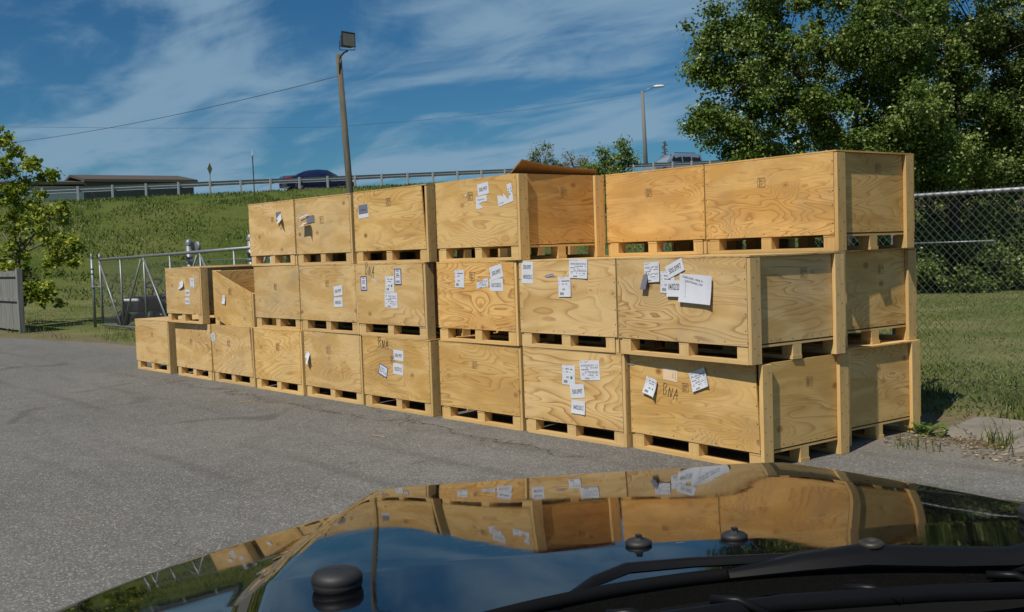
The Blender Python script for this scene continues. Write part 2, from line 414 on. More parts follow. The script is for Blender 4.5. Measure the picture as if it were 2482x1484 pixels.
def crate(x0, x1, y, z0, label, yaw=0., tint=(1, 1, 1), lid=True, D=DEP, front_rot=0., shear=0., group='plywood shipping crates stacked in the yard', full=True, rack=0., flush=False, frack=0.):
    W = x1 - x0
    if full and yaw == 0. and z0 < 3: y += random.uniform(-.014, .014); yaw = random.uniform(-.006, .006)
    root = empty('plywood_crate', (x1, y, z0), yaw, label, 'crate', group)
    # local frame: origin at the right front bottom corner moved to the left one
    ox = -W
    M = Matrix.Translation((ox, 0, 0))
    def tf(o):
        me = o.data
        for v in me.vertices:
            zz_ = v.co.z
            if shear: v.co.z = zz_ - shear*(v.co.x) 
            if rack: v.co.x += rack*zz_
            v.co.x += ox
        return o
    parts = []
    top = H - (.013 if lid else .004)
    def jit(a=.003): return random.uniform(-a, a)
    j = jit(); pj = random.uniform(-.004, .004)
    zb = .126
    # front panel with nail heads
    mb = MB()
    c, s_ = math.cos(front_rot), math.sin(front_rot)
    x_l, x_r = .002, (W-.002 if flush else W-PT-.003)
    Mr = Matrix.Translation((x_l, 0, zb)) @ Matrix.Rotation(front_rot, 4, 'Y') @ Matrix.Translation((-x_l, 0, -zb)) if front_rot else None
    mb.box(x_l, x_r, 0, .013, zb+pj*.5, top+pj*.3, 0, M=Mr)
    if full:
        def nail(x, z, yy=-.0009, mi=1, r=.0052):
            pts = [Vector((x + r*math.cos(k*math.pi/3), yy, z + r*math.sin(k*math.pi/3))) for k in range(6)]
            if Mr: pts = [Mr @ p for p in pts]
            mb.face(pts[::-1] if False else pts, mi, [(0, 0)]*6)
        for k in range(7): nail(x_l + .02 + (x_r-x_l-.04)*k/6 + jit(.03), zb + .02 + jit(.008))
        for k in range(5):
            nail(x_l+.012+jit(.004), zb+.1+(top-zb-.15)*k/4+jit(.02)); nail(x_r-.012+jit(.004), zb+.1+(top-zb-.15)*k/4+jit(.02))
    if frack: mb.v = [(vx + frack*(vz-zb)*max(0, (vx-x_l)/(x_r-x_l)), vy, vz) for vx, vy, vz in mb.v]
    fp = mb.build('front_panel', [M_PLY, M_NAIL], root); parts.append(fp)
    mb = MB(); mb.box(.002, W-.002, D-.013, D, zb, top); parts.append(mb.build('back_panel', M_PLY, root))
    for sx in (0, 1):
        a = PT+.004 if sx == 0 else W-PT-.016
        mb = MB(); mb.box(a, a+.012, .0145, D-.0145, .135, top-.002); 
        if full and sx:
            for k in range(8):
                yy = .14 + (D-.28)*k/7 + jit(.02); r = .0048; zq = .155 + jit(.006)
                mb.face([(a+.0130, yy + r*math.cos(q*math.pi/3), zq + r*math.sin(q*math.pi/3)) for q in range(6)], 1, [(0, 0)]*6)
        parts.append(mb.build('side_panel', [M_PLY, M_NAIL], root))
    for sx in (0, 1):
        for sy in (0, 1):
            a = 0 if sx == 0 else W-PT; b = (.0145 if (sx == 0 or flush) else .003) if sy == 0 else D-.1145
            mb = MB(); dz = jit(.004)
            mb.box(a, a+PT, b, b+.1, .002, top+dz-.003, vert=True)
            if full and sx:
                for k in range(9):
                    yy = b + (.025 if k % 2 else .075) + jit(.006); zq = .05 + k*.08 + jit(.02); r = .0045
                    if zq < top-.02: mb.face([(a+PT+.0009, yy + r*math.cos(q*math.pi/3), zq + r*math.sin(q*math.pi/3)) for q in range(6)], 1, [(0, 0)]*6)
            po = mb.build('corner_post', [M_LUM, M_NAIL], root)
            parts.append(po)
    # pallet
    mb = MB()
    xa, xb = .002 + (PT if not full else 0), W-PT-.002
    xa = PT+.002
    for yy in (.002, D/2-.05, D-.102): mb.box(xa, xb, yy, yy+.1, 0, .027)
    bw = .1
    for xx in (xa+.002, W/2-bw/2+jit(.03), xb-bw-.004):
        for yy in (.004, D/2-.05+jit(.01), D-.1-.004):
            dy = abs(jit(.006))
            mb.box(xx+jit(.003), xx+bw, yy+dy, yy+.1-.004, .0275, .107+jit(.0005), vert=random.random() < .5)
        mb.box(xx, xx+bw, .006, D-.006, .108, .1235)
    mb.box(xa+.04, xb-.04, .016, D-.016, .124, .1335)
    pal = mb.build('pallet_base', [M_LUM], root); parts.append(pal)
    if lid:
        mb = MB(); mb.box(.002, W-.002, -.002, D+.002, H-.0125, H-.0015); parts.append(mb.build('lid', M_PLY, root))
    age = random.uniform(.88, 1.04) if full else .8
    for p in parts:
        tf(p)
        k = age*(random.uniform(.90, 1.06) if p.name.startswith(('corner', 'pallet')) else random.uniform(.96, 1.03))
        tt = tint if p.name.startswith(('front', 'side', 'lid', 'back')) else tuple((1+q)/2 for q in tint)
        p.color = (tt[0]*k, tt[1]*k, tt[2]*k, 1)
    root['_w'] = W
    root['_x0'] = x0
    return root
def face_uv(root, sx, sy):
    """source-photo point -> (u, v) on the crate's front face, local frame (right corner origin)"""
    d = ray(sx/1.3156, sy/1.3156)
    yaw = root.rotation_euler.z
    n = np.array([math.sin(yaw), -math.cos(yaw), 0]); o = np.array(root.location)
    c0 = np.array([0, 0, CAMZ]); t = np.dot(o - c0, n)/np.dot(d, n); p = c0 + d*t - o
    return p[0]*math.cos(yaw) + p[1]*math.sin(yaw), p[2]
def side_uv(root, sx, sy):
    d = ray(sx/1.3156, sy/1.3156); yaw = root.rotation_euler.z
    n = np.array([math.cos(yaw), math.sin(yaw), 0]); o = np.array(root.location); o = o - n*(PT+.004)
    c0 = np.array([0, 0, CAMZ]); t = np.dot(o - c0, n)/np.dot(d, n); p = c0 + d*t - o
    return -p[0]*math.sin(yaw) + p[1]*math.cos(yaw), p[2]
def pst(root, sx, sy, w, h, rot=0, items=(), mat=None, curl=0., name='paper_label', shape=None, label=None, off=0.):
    u, v = face_uv(root, sx, sy)
    ya = root.rotation_euler.z; o3 = np.array(root.location)
    def prj(a, b):
        p = o3 + np.array([a*math.cos(ya), a*math.sin(ya), b]) - np.array([0, 0, CAMZ]); d = MR @ p; return np.array([d[0]/d[2], d[1]/d[2]])
    q0, q1, q2 = prj(u, v), prj(u+.05, v), prj(u, v+.05); h *= float(np.linalg.norm(q1-q0)/np.linalg.norm(q2-q0))
    return sticker(root, name, u, v, w, h, rot, mat or M_PAPER, curl, items, off=off, shape=shape, label=label)
def fstamp(root, sx, sy, s=.06): u, v = face_uv(root, sx, sy); stamp(root, u, v, s=s)
def sstamp(root, sx, sy, s=.07):
    u, v = side_uv(root, sx, sy)
    stamp(root, u, v, 'side', W=.001, s=s)

G1, G2_, G3_ = 'crates in the bottom tier', 'crates in the middle tier', 'crates in the top tier'
Y = 6.05; E0 = .0045
PALE = (.97, .99, 1.06); WARM = (1.0, .95, .82); ORNG = (1.03, .93, .76); GOLD = (1.0, .98, .90)
c1 = crate(-15.71, -14.47, Y, E0, 'plywood crate at the far left end of the bottom tier, lid in the sun', tint=PALE)
c2 = crate(-14.25, -13.11, Y, E0, 'bottom plywood crate shaded along its top by the overhanging crate with four papers', tint=PALE, lid=False, flush=True)
c3 = crate(-13.08, -11.94, Y, E0, 'racked bottom crate into which the slanting crate above has sunk', tint=PALE, lid=False, rack=-.03, frack=-.05)
c4 = crate(-11.87, -10.71, Y, E0, 'bottom crate without any paper, just right of the leaning racked crate', tint=GOLD)
c5 = crate(-10.69, -9.49, Y, E0, 'bottom crate with one loose flap of white paper curling off its left side', tint=PALE, lid=False)
c6 = crate(-9.43, -8.22, Y, E0, 'bottom crate with BNA in marker and a slanted blue bordered sticker', tint=GOLD)
c7 = crate(-8.10, -6.92, Y, E0, 'bottom crate without papers between the blue stickered one and the wavy grained one', tint=WARM)
c8 = crate(-6.88, -5.68, Y, E0, 'bottom crate with four papers, lowest one reading 04/02/2012', tint=PALE)
cA = crate(-5.665, -4.335, 6.0, E0, 'nearest bottom crate at the corner, with tan paper and BNA in marker', yaw=-.072, tint=WARM, lid=False, frack=-.05, D=.98)
LV2 = E0 + H
d1 = crate(-14.33, -13.19, 5.99, LV2, 'small looking middle crate at the far left with four papers, overhanging the tier below', tint=PALE)
sh = crate(-13.05, -11.95, Y+.03, LV2-.02, 'collapsed crate slanting down to the right into the crate below', tint=GOLD, lid=False, shear=.0)
d3 = crate(-11.84, -10.74, Y, LV2, 'middle crate without papers right of the collapsed slanting crate', tint=PALE, lid=False, flush=True)
d4 = crate(-10.72, -9.50, Y, LV2, 'middle crate with two square papers, the lower reading 04/02/2012', tint=PALE)
d5 = crate(-9.49, -8.26, Y, LV2, 'middle crate with BNA in marker and two upright blue bordered stickers', tint=PALE, frack=-.02)
d6 = crate(-8.08, -6.92, Y, LV2, 'orange brown middle crate with paper reading 03/13/2012', tint=ORNG)
d7 = crate(-6.89, -5.735, Y, LV2, 'middle crate with tall paper reading 500.0997 and 04/03/2012 at its left', tint=PALE, flush=True)
cB = crate(-5.72, -4.347, 5.90, LV2, 'front corner crate of the middle tier with a big white page on it', yaw=-.10, tint=PALE)
LV3 = LV2 + H
e1 = crate(-11.88, -10.78, Y, LV3, 'leftmost top crate with a crumpled white paper hanging down', tint=PALE, flush=True)
e2 = crate(-10.76, -9.58, Y, LV3, 'top crate with a torn curled strip of paper, second from the left end', tint=PALE)
e3 = crate(-9.49, -8.20, Y, LV3, 'top crate with one small grey and white sheet near its left edge', tint=GOLD, frack=-.075)
cE = crate(-8.09, -6.83, 6.02, LV3, 'open top crate with torn labels and loose warped boards lying on it', yaw=-.04, tint=GOLD, lid=False)
cD = crate(-6.785, -5.645, 7.062, LV3, 'bright orange top crate without papers, set back left of the corner crate', tint=ORNG, flush=True)
cC = crate(-5.64, -4.34, 6.98, LV3, 'top corner crate at the right end, set back, with dark knots and no papers', yaw=-.06, tint=(1.03, .95, .80))
cK = crate(-5.72, -4.44, 7.13, LV2, 'middle tier crate at the right rear, half shaded by the crate in front', yaw=-.09, tint=GOLD)
cJ = crate(-5.70, -4.40, 7.10, E0, 'bottom tier crate at the right rear, standing before the chain link fence', yaw=-.09, tint=GOLD)
h1 = crate(-7.02, -5.80, 7.12, LV2, 'rear middle tier crate that carries the bright orange top crate', tint=GOLD, full=False)
h2 = crate(-7.02, -5.80, 7.12, E0, 'rear bottom tier crate two levels under the bright orange top crate', tint=GOLD, full=False)
b1 = crate(-15.10, -13.86, 7.12, LV2, 'rear middle tier crate seen through the gap above the collapsed crate', tint=(1.05, 1.03, .98), lid=False)
b2 = crate(-16.36, -15.13, 7.12, LV2, 'rear middle tier crate behind the small crate with four papers', tint=GOLD, full=False)
b3 = crate(-15.10, -13.86, 7.12, E0, 'rear bottom tier crate under the one seen through the gap', tint=GOLD, full=False)
b4 = crate(-16.36, -15.13, 7.12, E0, 'rear bottom tier crate at the far left, behind the end crate', tint=GOLD, full=False)
for k in range(5):
    for lv in ((E0, LV2) if k else (E0,)):
        crate(-8.27-1.245*k-.02, -8.27-1.245*k+1.2, 7.14, lv, 'rear row crate hidden behind the front row, glimpsed only through pallet gaps', tint=GOLD, full=False, group='rear row crates glimpsed through pallet gaps')
crate(-8.29, -7.07, 7.14, LV2, 'rear row crate hidden behind the front row, glimpsed only through pallet gaps', tint=GOLD, full=False, group='rear row crates glimpsed through pallet gaps')
for xx in (-10.78, -9.53):
    crate(xx, xx+1.22, 7.14, LV3, 'rear row crate hidden behind the front row, glimpsed only through pallet gaps', tint=GOLD, full=False, group='rear row crates glimpsed through pallet gaps')
# the collapsed crate: parallelogram, its right side sunk
for ch in sh.children:
    for v in ch.data.vertices:
        t = (v.co.x + 1.10)/1.10
        v.co.z -= .30*t + .02
for k in list(c1.keys()): pass

# papers, marks
for ch in cE.children:
    if ch.name.startswith('side_panel'): ch.color = (.90, .75, .54, 1)
pst(cA, 2076.5, 1232.5, .137, .185, -13, doc_items(True), curl=.10)
pst(cA, 2137, 1195, .15, .135, -3, [('bars', .2, 0, .1, .5, 4, 1), ('bars', .38, 0, .08, .7, 5, 1)], mat=M_BEIGE, shape=[(-.5, -.45), (.5, -.5), (.5, .3), (.4, .5), (-.5, .5)])
pst(cA, 2230, 1210.5, .175, .19, 20, form_items(), curl=.06)
pst(cA, 2011.6, 1161.5, .075, .02, 0, (), mat=M_SILV, name='silver_tape')
u, v = face_uv(cA, 2137, 1249); bna(cA, u, v, .165, .105, -14)
fstamp(cA, 2184.5, 1236, .065)
pst(c8, 1812.8, 1196, .153, .235, -1, doc_items(True)); pst(c8, 1880.5, 1181, .225, .225, 4, form_items())
pst(c8, 1841, 1247.5, .165, .16, 7, num_items('500.0997')); pst(c8, 1844.4, 1299, .165, .155, -1, num_items('04/02/2012'), curl=.03)
pst(d7, 1681, 869, .148, .285, -2, [('text', '500.0997', 0, .24, .68, .20), ('text', '04/03/2012', .04, -.20, .80, .20)])
pst(d7, 1753, 879, .09, .03, 8, [('frame', .06, 2), ('bars', 0, 0, .7, .3, 1, 1)])
pst(d7, 1844, 856.7, .215, .225, -2, form_items(), curl=.02); pst(d7, 1800.8, 915.4, .15, .235, 1, doc_items(), curl=.02)
pst(cB, 2080, 868, .17, .22, 3, form_items(), curl=.03, off=.004)
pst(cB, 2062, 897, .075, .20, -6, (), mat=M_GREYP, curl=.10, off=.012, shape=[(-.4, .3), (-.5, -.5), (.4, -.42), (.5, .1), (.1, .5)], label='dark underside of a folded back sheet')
pst(cB, 2128.6, 901, .15, .23, -3, doc_items(), off=.002)
pst(cB, 2153.7, 856, .185, .135, 21, [('text', '500.0997', 0, -.02, .72, .42)], off=.006)
pst(cB, 2160, 920, .20, .17, 0, [('text', '04/02/2012', -.04, 0.1, .74, .40)], off=.010, curl=.03)
pst(cB, 2222, 921.8, .33, .285, -3, [('text', 'CHECKED 100% FOR', -.05, .33, .72, .075, -8), ('text', 'ADDITIONAL SORT', -.05, .20, .62, .075, -8)], off=.013, curl=.06, label='big white page with CHECKED 100% FOR ADDITIONAL SORT')
pst(cE, 1540, 602.8, .165, .172, 6, num_items('500.997'))
pst(cE, 1535, 644.7, .165, .19, 2, [('text', 'RELATIVA', -.02, .2, .6, .10)], shape=[(-.5, -.5), (.12, -.5), (-.1, -.22), (-.25, -.12), (.15, .02), (.5, -.02), (.5, .5), (-.5, .45)], label='torn half of a white label')
pst(cE, 1610, 622, .215, .275, 8, [('bars', -.28, -.36, .3, .1, 2, 1), ('bars', .36, .1, .2, .4, 3, 2)], shape=[(-.5, -.5), (.5, -.44), (.5, .5), (.18, .5), (.22, .1), (.3, -.05), (.18, -.28), (-.1, .12), (-.12, -.05), (-.3, .05), (-.5, .1)], label='jagged remains of a torn white form')
pst(cE, 1485, 624, .022, .03, 0); pst(cE, 1486, 654, .018, .022, 10)
fstamp(cE, 1499, 625.6, .075)
pst(d6, 1465, 889, .14, .265, -1, doc_items()); pst(d6, 1538, 904, .17, .14, 4, form_items(), shape=[(-.5, -.5), (.5, -.4), (.5, .5), (.15, .45), (.05, .25), (-.5, .15)])
pst(d6, 1582.4, 868, .175, .185, 12, num_items('500.0997')); pst(d6, 1582.4, 908.6, .185, .175, 1, num_items('03/13/2012'))
fstamp(d6, 1506, 881, .075)
u, v = face_uv(d5, 1178.5, 862); bna(d5, u, v, .17, .15, -14)
TAG = [('frame', .09, 2), ('text', 'NL', -.0, .36, .5, .12), ('bars', 0, .08, .5, .3, 3, 0), ('code', 0, -.3, .6, .14)]
pst(d5, 1160, 904, .115, .275, 1, TAG); pst(d5, 1268.8, 882.8, .115, .285, 0, TAG)
pst(d5, 1194, 895.5, .08, .03, -16, [('bars', 0, 0, .7, .4, 1, 1)]); pst(d5, 1242.4, 905.5, .155, .28, -1, doc_items(True)); pst(d5, 1247, 957, .225, .275, -2, form_items())
u, v = face_uv(c6, 1221.7, 1095.6); bna(c6, u, v, .19, .12, -6)
pst(c6, 1222, 1182, .155, .20, -16, [('frame', .06, 2), ('bars', -.1, 0, .55, .5, 4, 1), ('text', '8', .28, -.15, .12, .2)])
pst(c6, 1270, 1133.6, .175, .185, -2, num_items('500.997')); pst(c6, 1269.4, 1177, .175, .20, -3, num_items('03/27/12')); fstamp(c6, 1251, 1145, .07)
pst(d4, 1078, 927.6, .18, .205, 6, num_items('500.0997')); pst(d4, 1079, 964, .18, .20, 2, num_items('04/02/2012')); fstamp(d4, 1043, 905, .07)
pst(e1, 894.6, 699.4, .19, .30, 12, (), curl=.22, shape=[(-.3, .5), (.1, .46), (.35, -.1), (.5, -.45), (.3, -.5), (.0, -.2), (-.35, -.28), (-.25, -.05), (-.5, .2)], label='crumpled white paper hanging from one corner')
pst(e1, 888, 690, .12, .2, 3, (), mat=M_GREYP)
pst(e2, 990, 700, .17, .16, 4, (), mat=M_GREYP, off=.003); pst(e2, 984, 715, .19, .075, 4, (), curl=.3, off=.02, label='curled lower end of a torn sheet'); pst(e2, 973, 690, .20, .028, 10, (), off=.02)
pst(e3, 1158, 674, .19, .25, 3, (), off=0); pst(e3, 1158, 667, .17, .165, 3, [('bars', 0, -.1, .7, .2, 2, 0)], mat=M_GREYP, off=.003)
pst(c5, 984, 1140, .15, .30, 4, (), curl=.22, shape=[(.1, .5), (.3, .25), (.45, -.2), (.2, -.5), (-.05, -.42), (-.15, -.1), (-.5, .0), (-.3, .3)], label='white paper flap curling away from the panel')
pst(c3, 679.7, 1075.5, .11, .23, 14, [('bars', 0, 0, .6, .8, 8, 1)]); 
pst(sh, 714.6, 956, .10, .25, -8, [('bars', .1, .3, .4, .1, 2, 0)], curl=.05)
pst(d1, 578.3, 908, .20, .26, 8, [('bars', 0, .1, .6, .6, 5, 1)], curl=.08, shape=[(-.5, -.4), (-.1, -.5), (.5, -.36), (.4, .1), (.3, .5), (-.3, .36), (-.2, -.1)])
pst(d1, 613, 902, .125, .29, -1, [('text', 'X', 0, .0, .2, .08), ('bars', 0, .25, .5, .2, 2, 1), ('code', -.1, -.36, .3, .08)]); pst(d1, 598, 934, .14, .20, -1, num_items('500.997')); pst(d1, 598, 961, .14, .20, -1, num_items('03/27/12'))
for r_c, sx, sy, s in ((c7, 1512.5, 1163, .07), (e3, 1237.5, 644.5, .08), (cC, 2427, 582, .075), (cD, 2067.6, 614.8, .07), (c4, 885, 1106, .08), (c5, 1047, 1117, .08), (c3, 729, 1094, .08), (c2, 610, 1090, .07),
                       (d3, 878, 914, .07), (sh, 733, 930, .08), (e2, 1025, 702, .08), (e1, 869, 700, .06), (c1, 485, 1068, .06)):
    fstamp(r_c, sx, sy, s)
for r_c, sx, sy in ((cE, 1796, 611), (cC, 2798, 536), (cB, 2561, 869.5), (cK, 2806.8, 860), (cA, 2579, 1215)):
    sstamp(r_c, sx, sy)
for o in list(bpy.data.objects):
    for k in ('_w', '_x0'):
        if k in o.keys(): del o[k]

# warped loose boards on the open top crate
def loose_board(x0, z_off, label, yo):
    mb = MB(); n = 10; Lx = 1.18; Dy = .92; t = .013
    def P(a, b, k):      # a: from right edge to left, b: front to back
        zz_ = LV3 + H + .085 - .06*b + z_off - a*.68 - .02*math.sin(b*3)
        return Vector((x0 - a, 6.075 + b*Dy + yo, zz_ + (t if k else 0)))
    for i in range(n):
        for j in range(n):
            a0, a1, b0, b1 = i/n*.55, (i+1)/n*.55, j/n, (j+1)/n
            for k in (0, 1):
                q = [P(a0, b0, k), P(a1, b0, k), P(a1, b1, k), P(a0, b1, k)]
                mb.face(q if k == 0 else q[::-1], 0, [(p.y, p.x) for p in q])
    for i in range(n):
        for (f0, f1) in (((0, i/n), (0, (i+1)/n)), ((.55, i/n), (.55, (i+1)/n)), ((i/n*.55, 0), ((i+1)/n*.55, 0)), ((i/n*.55, 1), ((i+1)/n*.55, 1))):
            mb.face([P(*f0, 0), P(*f1, 0), P(*f1, 1), P(*f0, 1)], 0, [(0, 0), (.1, 0), (.1, .01), (0, .01)])
    o = mb.build('loose_plywood_board', M_PLY); o.color = (.50, .40, .32, 1)
    return tag(o, label, 'board', 'loose boards on the open top crate')
loose_board(-6.83, .018, 'upper of two weathered plywood sheets tilted on the open top crate', -.01)
loose_board(-6.86, -.006, 'lower of two weathered plywood sheets, wedged in the open top crate', .015)

# ------------------------------------------------------------------ terrain
RP = np.array([-63.2, 18.6]); RU = np.array([.188, .982]); RN = np.array([.982, -.188])
def road_z(t): return 5.15 + .045*np.clip(t, -60, 140)
def terr(x, y):
    dx, dy = x-RP[0], y-RP[1]; s = dx*RN[0]+dy*RN[1]; t = dx*RU[0]+dy*RU[1]
    k = np.clip((s-.8)/23., 0, 1); k = k*k*(3-2*k)*.35 + k*.65
    return road_z(t)*(1-k) + .11*np.clip((y-8.75)/.35, 0, 1)*k*np.clip((x+19)/4, .15, 1)
def axis(a, b, d0, lo, hi):
    v = list(np.arange(a, b, d0)); x = a; st = d0
    while x > lo: st *= 1.35; x -= st; v.insert(0, x)
    x = v[-1]; st = d0
    while x < hi: st *= 1.35; x += st; v.append(x)
    return np.array(v)
xs = axis(-72, 8, .8, -1600, 1600); ys = axis(8.0, 100, .8, -1600, 1600); ys = np.sort(np.concatenate([ys, [8.7, 9.12]]))
XX, YY = np.meshgrid(xs, ys)
ZZ = terr(XX, YY)
amp = np.clip((YY-10)/4, 0, 1)*np.clip((60+XX*0+0)/1, 0, 1)
nz = np.array([[mnoise.noise(Vector((a*.25, b*.25, 0))) for a, b in zip(ra, rb)] for ra, rb in zip(XX, YY)])
slope_mask = np.clip(ZZ/1.0, 0, 1)
ZZ = ZZ + nz*.12*slope_mask*np.clip((5.0-np.abs(ZZ-0)*0), 0, 1)
ZZ = np.where((YY < 8.7) & (XX > -30), 0, ZZ)
nx, ny = len(xs), len(ys)
V = np.stack([XX.ravel(), YY.ravel(), ZZ.ravel()], 1)
i = np.arange(nx-1); j = np.arange(ny-1); I, J = np.meshgrid(i, j); a = (J*nx+I).ravel()
F = np.stack([a, a+1, a+1+nx, a+nx], 1)
t = NT('ground_cover'); tcn = t.n('ShaderNodeTexCoord'); P_ = tcn.outputs['Object']
sx = t.n('ShaderNodeSeparateXYZ'); t.l(P_, sx.inputs[0])
g1 = t.noise(P_, 1.1, 6, .65); g2 = t.noise(P_, 14, 5, .7); g3 = t.noise(P_, .16, 3, .5)
slope = t.mapr(sx.outputs[2], .15, 1.2, 0, 1)
lawn = t.mix(t.mapr(g1, .35, .68), (.095, .120, .030), (.14, .155, .050))
lawn = t.mix(t.mapr(t.noise(P_, .5, 5, .7), .42, .66), lawn, (.20, .19, .085))
hill = t.mix(t.mapr(g1, .36, .66), (.050, .084, .014), (.098, .125, .026))
hill = t.mix(t.mapr(g3, .42, .62, 0, .8), hill, (.125, .135, .038)); hill = t.mix(t.mapr(t.noise(P_, .45, 4, .6), .5, .68, 0, .7), hill, (.065, .10, .018))
gc = t.mix(slope, lawn, hill)
gc = t.mix(t.mapr(g2, .4, .8, 0, .6), gc, (.045, .055, .015))
edge = t.math('ADD', sx.outputs[1], t.math('MULTIPLY', t.math('SUBTRACT', t.noise(P_, .9, 5, .65), .5), 2.2))
dirt = t.mix(t.mapr(t.noise(P_, 3.5, 6, .7), .35, .65), (.20, .155, .105), (.11, .09, .055))
west = t.mapr(sx.outputs[0], -17.5, -16.5, -.9, 0)
gc = t.mix(t.math('MULTIPLY', t.mapr(t.math('SUBTRACT', edge, west), 9.3, 8.7, 0, 1, True), t.mapr(t.noise(P_, .7, 5, .7), .40, .56, .25, 1.0)), gc, dirt)
t.col(gc); t.rough(.95); t.b.inputs['Specular IOR Level'].default_value = .1; t.bump(g2, .8, .05)
ground = np_mesh('ground', V, F, t.m, smooth=True); tag(ground, kind='structure')

# asphalt yard
def wob(x, sc, k): return mnoise.noise(Vector((x*sc, k*7.3, 1.5)))
edge_pts = []
for q in np.arange(18, -26, -.25):
    yb = 7.62 if q > -4.0 else (8.6 if q > -14 else 8.4 - max(0, (-q-14))*.13)
    if -3.2 > q > -4.4: yb = 7.62 + (-3.2-q)*.3
    yb = yb + .12*wob(q, 1.3, 1) + .3*wob(q, .35, 2)*(q < -12)
    edge_pts.append((q, yb))
mb = MB()
south = -30
for (xa, ya), (xb, yb) in zip(edge_pts[:-1], edge_pts[1:]):
    mb.face([(xb, south, .004), (xa, south, .004), (xa, ya, .004), (xb, yb, .004)], 0)
xl, yl = edge_pts[-1]
mb.face([(xl-60, south, .004), (xl, south, .004), (xl, yl, .004), (xl-60, 5.2, .004)], 0)
t = NT('asphalt'); tcn = t.n('ShaderNodeTexCoord'); P_ = tcn.outputs['Object']
vo = t.n('ShaderNodeTexVoronoi'); t.l(P_, vo.inputs['Vector']); vo.inputs['Scale'].default_value = 110
sc = t.n('ShaderNodeSeparateColor'); t.l(vo.outputs['Color'], sc.inputs[0])
big = t.noise(P_, .35, 5, .6); mid = t.noise(P_, 3.2, 6, .7); fine = t.noise(P_, 60, 4, .7)
c = t.mix(t.mapr(big, .3, .7), (.108, .107, .102), (.155, .152, .145))
c = t.mix(t.mapr(mid, .38, .7, 0, .55), c, (.080, .076, .070))
c = t.mix(t.mapr(sc.outputs[0], .74, 1.0, 0, .75), c, (.34, .33, .305))
c = t.mix(t.mapr(sc.outputs[1], .84, 1.0, 0, .6), c, (.04, .039, .037))
st = t.noise(P_, .9, 3, .5, 1.2); c = t.mix(t.mapr(st, .64, .72, 0, .5), c, (.062, .058, .052))
# hairline cracks
wv = t.n('ShaderNodeTexNoise'); t.l(P_, wv.inputs['Vector']); wv.inputs['Scale'].default_value = 1.4; wv.inputs['Detail'].default_value = 5
va = t.n('ShaderNodeVectorMath', operation='MULTIPLY_ADD'); t.l(wv.outputs['Color'], va.inputs[0]); va.inputs[1].default_value = (.9, .9, 0); t.l(P_, va.inputs[2])
v2 = t.n('ShaderNodeTexVoronoi', feature='DISTANCE_TO_EDGE'); t.l(va.outputs[0], v2.inputs['Vector']); v2.inputs['Scale'].default_value = .8
cmask = t.math('MULTIPLY', t.mapr(v2.outputs['Distance'], .001, .008, 1, 0), t.mapr(t.noise(P_, .28, 3, .5), .56, .68, 0, .8))
c = t.mix(cmask, c, (.02, .02, .018))
sx = t.n('ShaderNodeSeparateXYZ'); t.l(P_, sx.inputs[0])
ed = t.math('ADD', sx.outputs[1], t.math('MULTIPLY', t.noise(P_, 1.6, 5, .7), 1.1))
c = t.mix(t.math('MULTIPLY', t.mapr(ed, 7.3, 8.5, 0, .6), 1.0), c, (.20, .17, .125))
ty = t.n('ShaderNodeTexWave', wave_type='RINGS'); ty.inputs['Scale'].default_value = .42; ty.inputs['Distortion'].default_value = 1.2; ty.inputs['Detail'].default_value = 3
mpw = t.n('ShaderNodeMapping'); mpw.inputs['Location'].default_value = (14, 6, 0); t.l(P_, mpw.inputs[0]); t.l(mpw.outputs[0], ty.inputs['Vector'])
c = t.mix(t.math('MULTIPLY', t.mapr(ty.outputs['Fac'], .86, 1, 0, .35), t.mapr(t.noise(P_, .4, 2, .5), .45, .6)), c, (.07, .067, .062))
sxa = t.n('ShaderNodeSeparateXYZ'); t.l(P_, sxa.inputs[0])
cy_ = t.math('ADD', t.math('MULTIPLY', t.math('SUBTRACT', t.noise(P_, 1.1, 6, .7), .5), 1.3), 5.62)
cd_ = t.math('ABSOLUTE', t.math('SUBTRACT', sxa.outputs[1], cy_))
cm_ = t.math('MULTIPLY', t.mapr(cd_, .006, .020, .85, 0), t.math('MULTIPLY', t.mapr(sxa.outputs[0], -5.3, -6.0, 0, 1), t.mapr(sxa.outputs[0], -16, -13, 0, 1)))
c = t.mix(cm_, c, (.02, .02, .018))
c = t.mix(t.math('MULTIPLY', t.mapr(cd_, .0, .35, .35, 0), t.mapr(t.noise(P_, 2.5, 5, .7), .45, .65)), c, (.075, .07, .062))
tan = t.mapr(t.noise(P_, .8, 6, .75), .60, .74, 0, .45)
c = t.mix(tan, c, (.24, .19, .13))
t.col(c); t.rough(.9); t.b.inputs['Specular IOR Level'].default_value = .25
t.bump(t.math('ADD', t.math('MULTIPLY', vo.outputs['Distance'], .8), t.math('MULTIPLY', fine, .7)), .4, .005)
yard = mb.build('asphalt_yard', t.m); tag(yard, kind='structure')

# road on the embankment
M_ROAD = plain('road_asphalt', (.12, .118, .112), .9)
rv, rf = [], []
ts = np.arange(-200, 400, 4.)
for tt in ts:
    for s in (-10.5, -1.2):
        p = RP + RU*tt + RN*s; rv.append((p[0], p[1], float(road_z(tt))+.03 + .02*(s < -5)))
for k in range(len(ts)-1): rf.append((2*k, 2*k+1, 2*k+3, 2*k+2))
tag(mesh_obj('highway_road', rv, rf, M_ROAD), kind='structure')

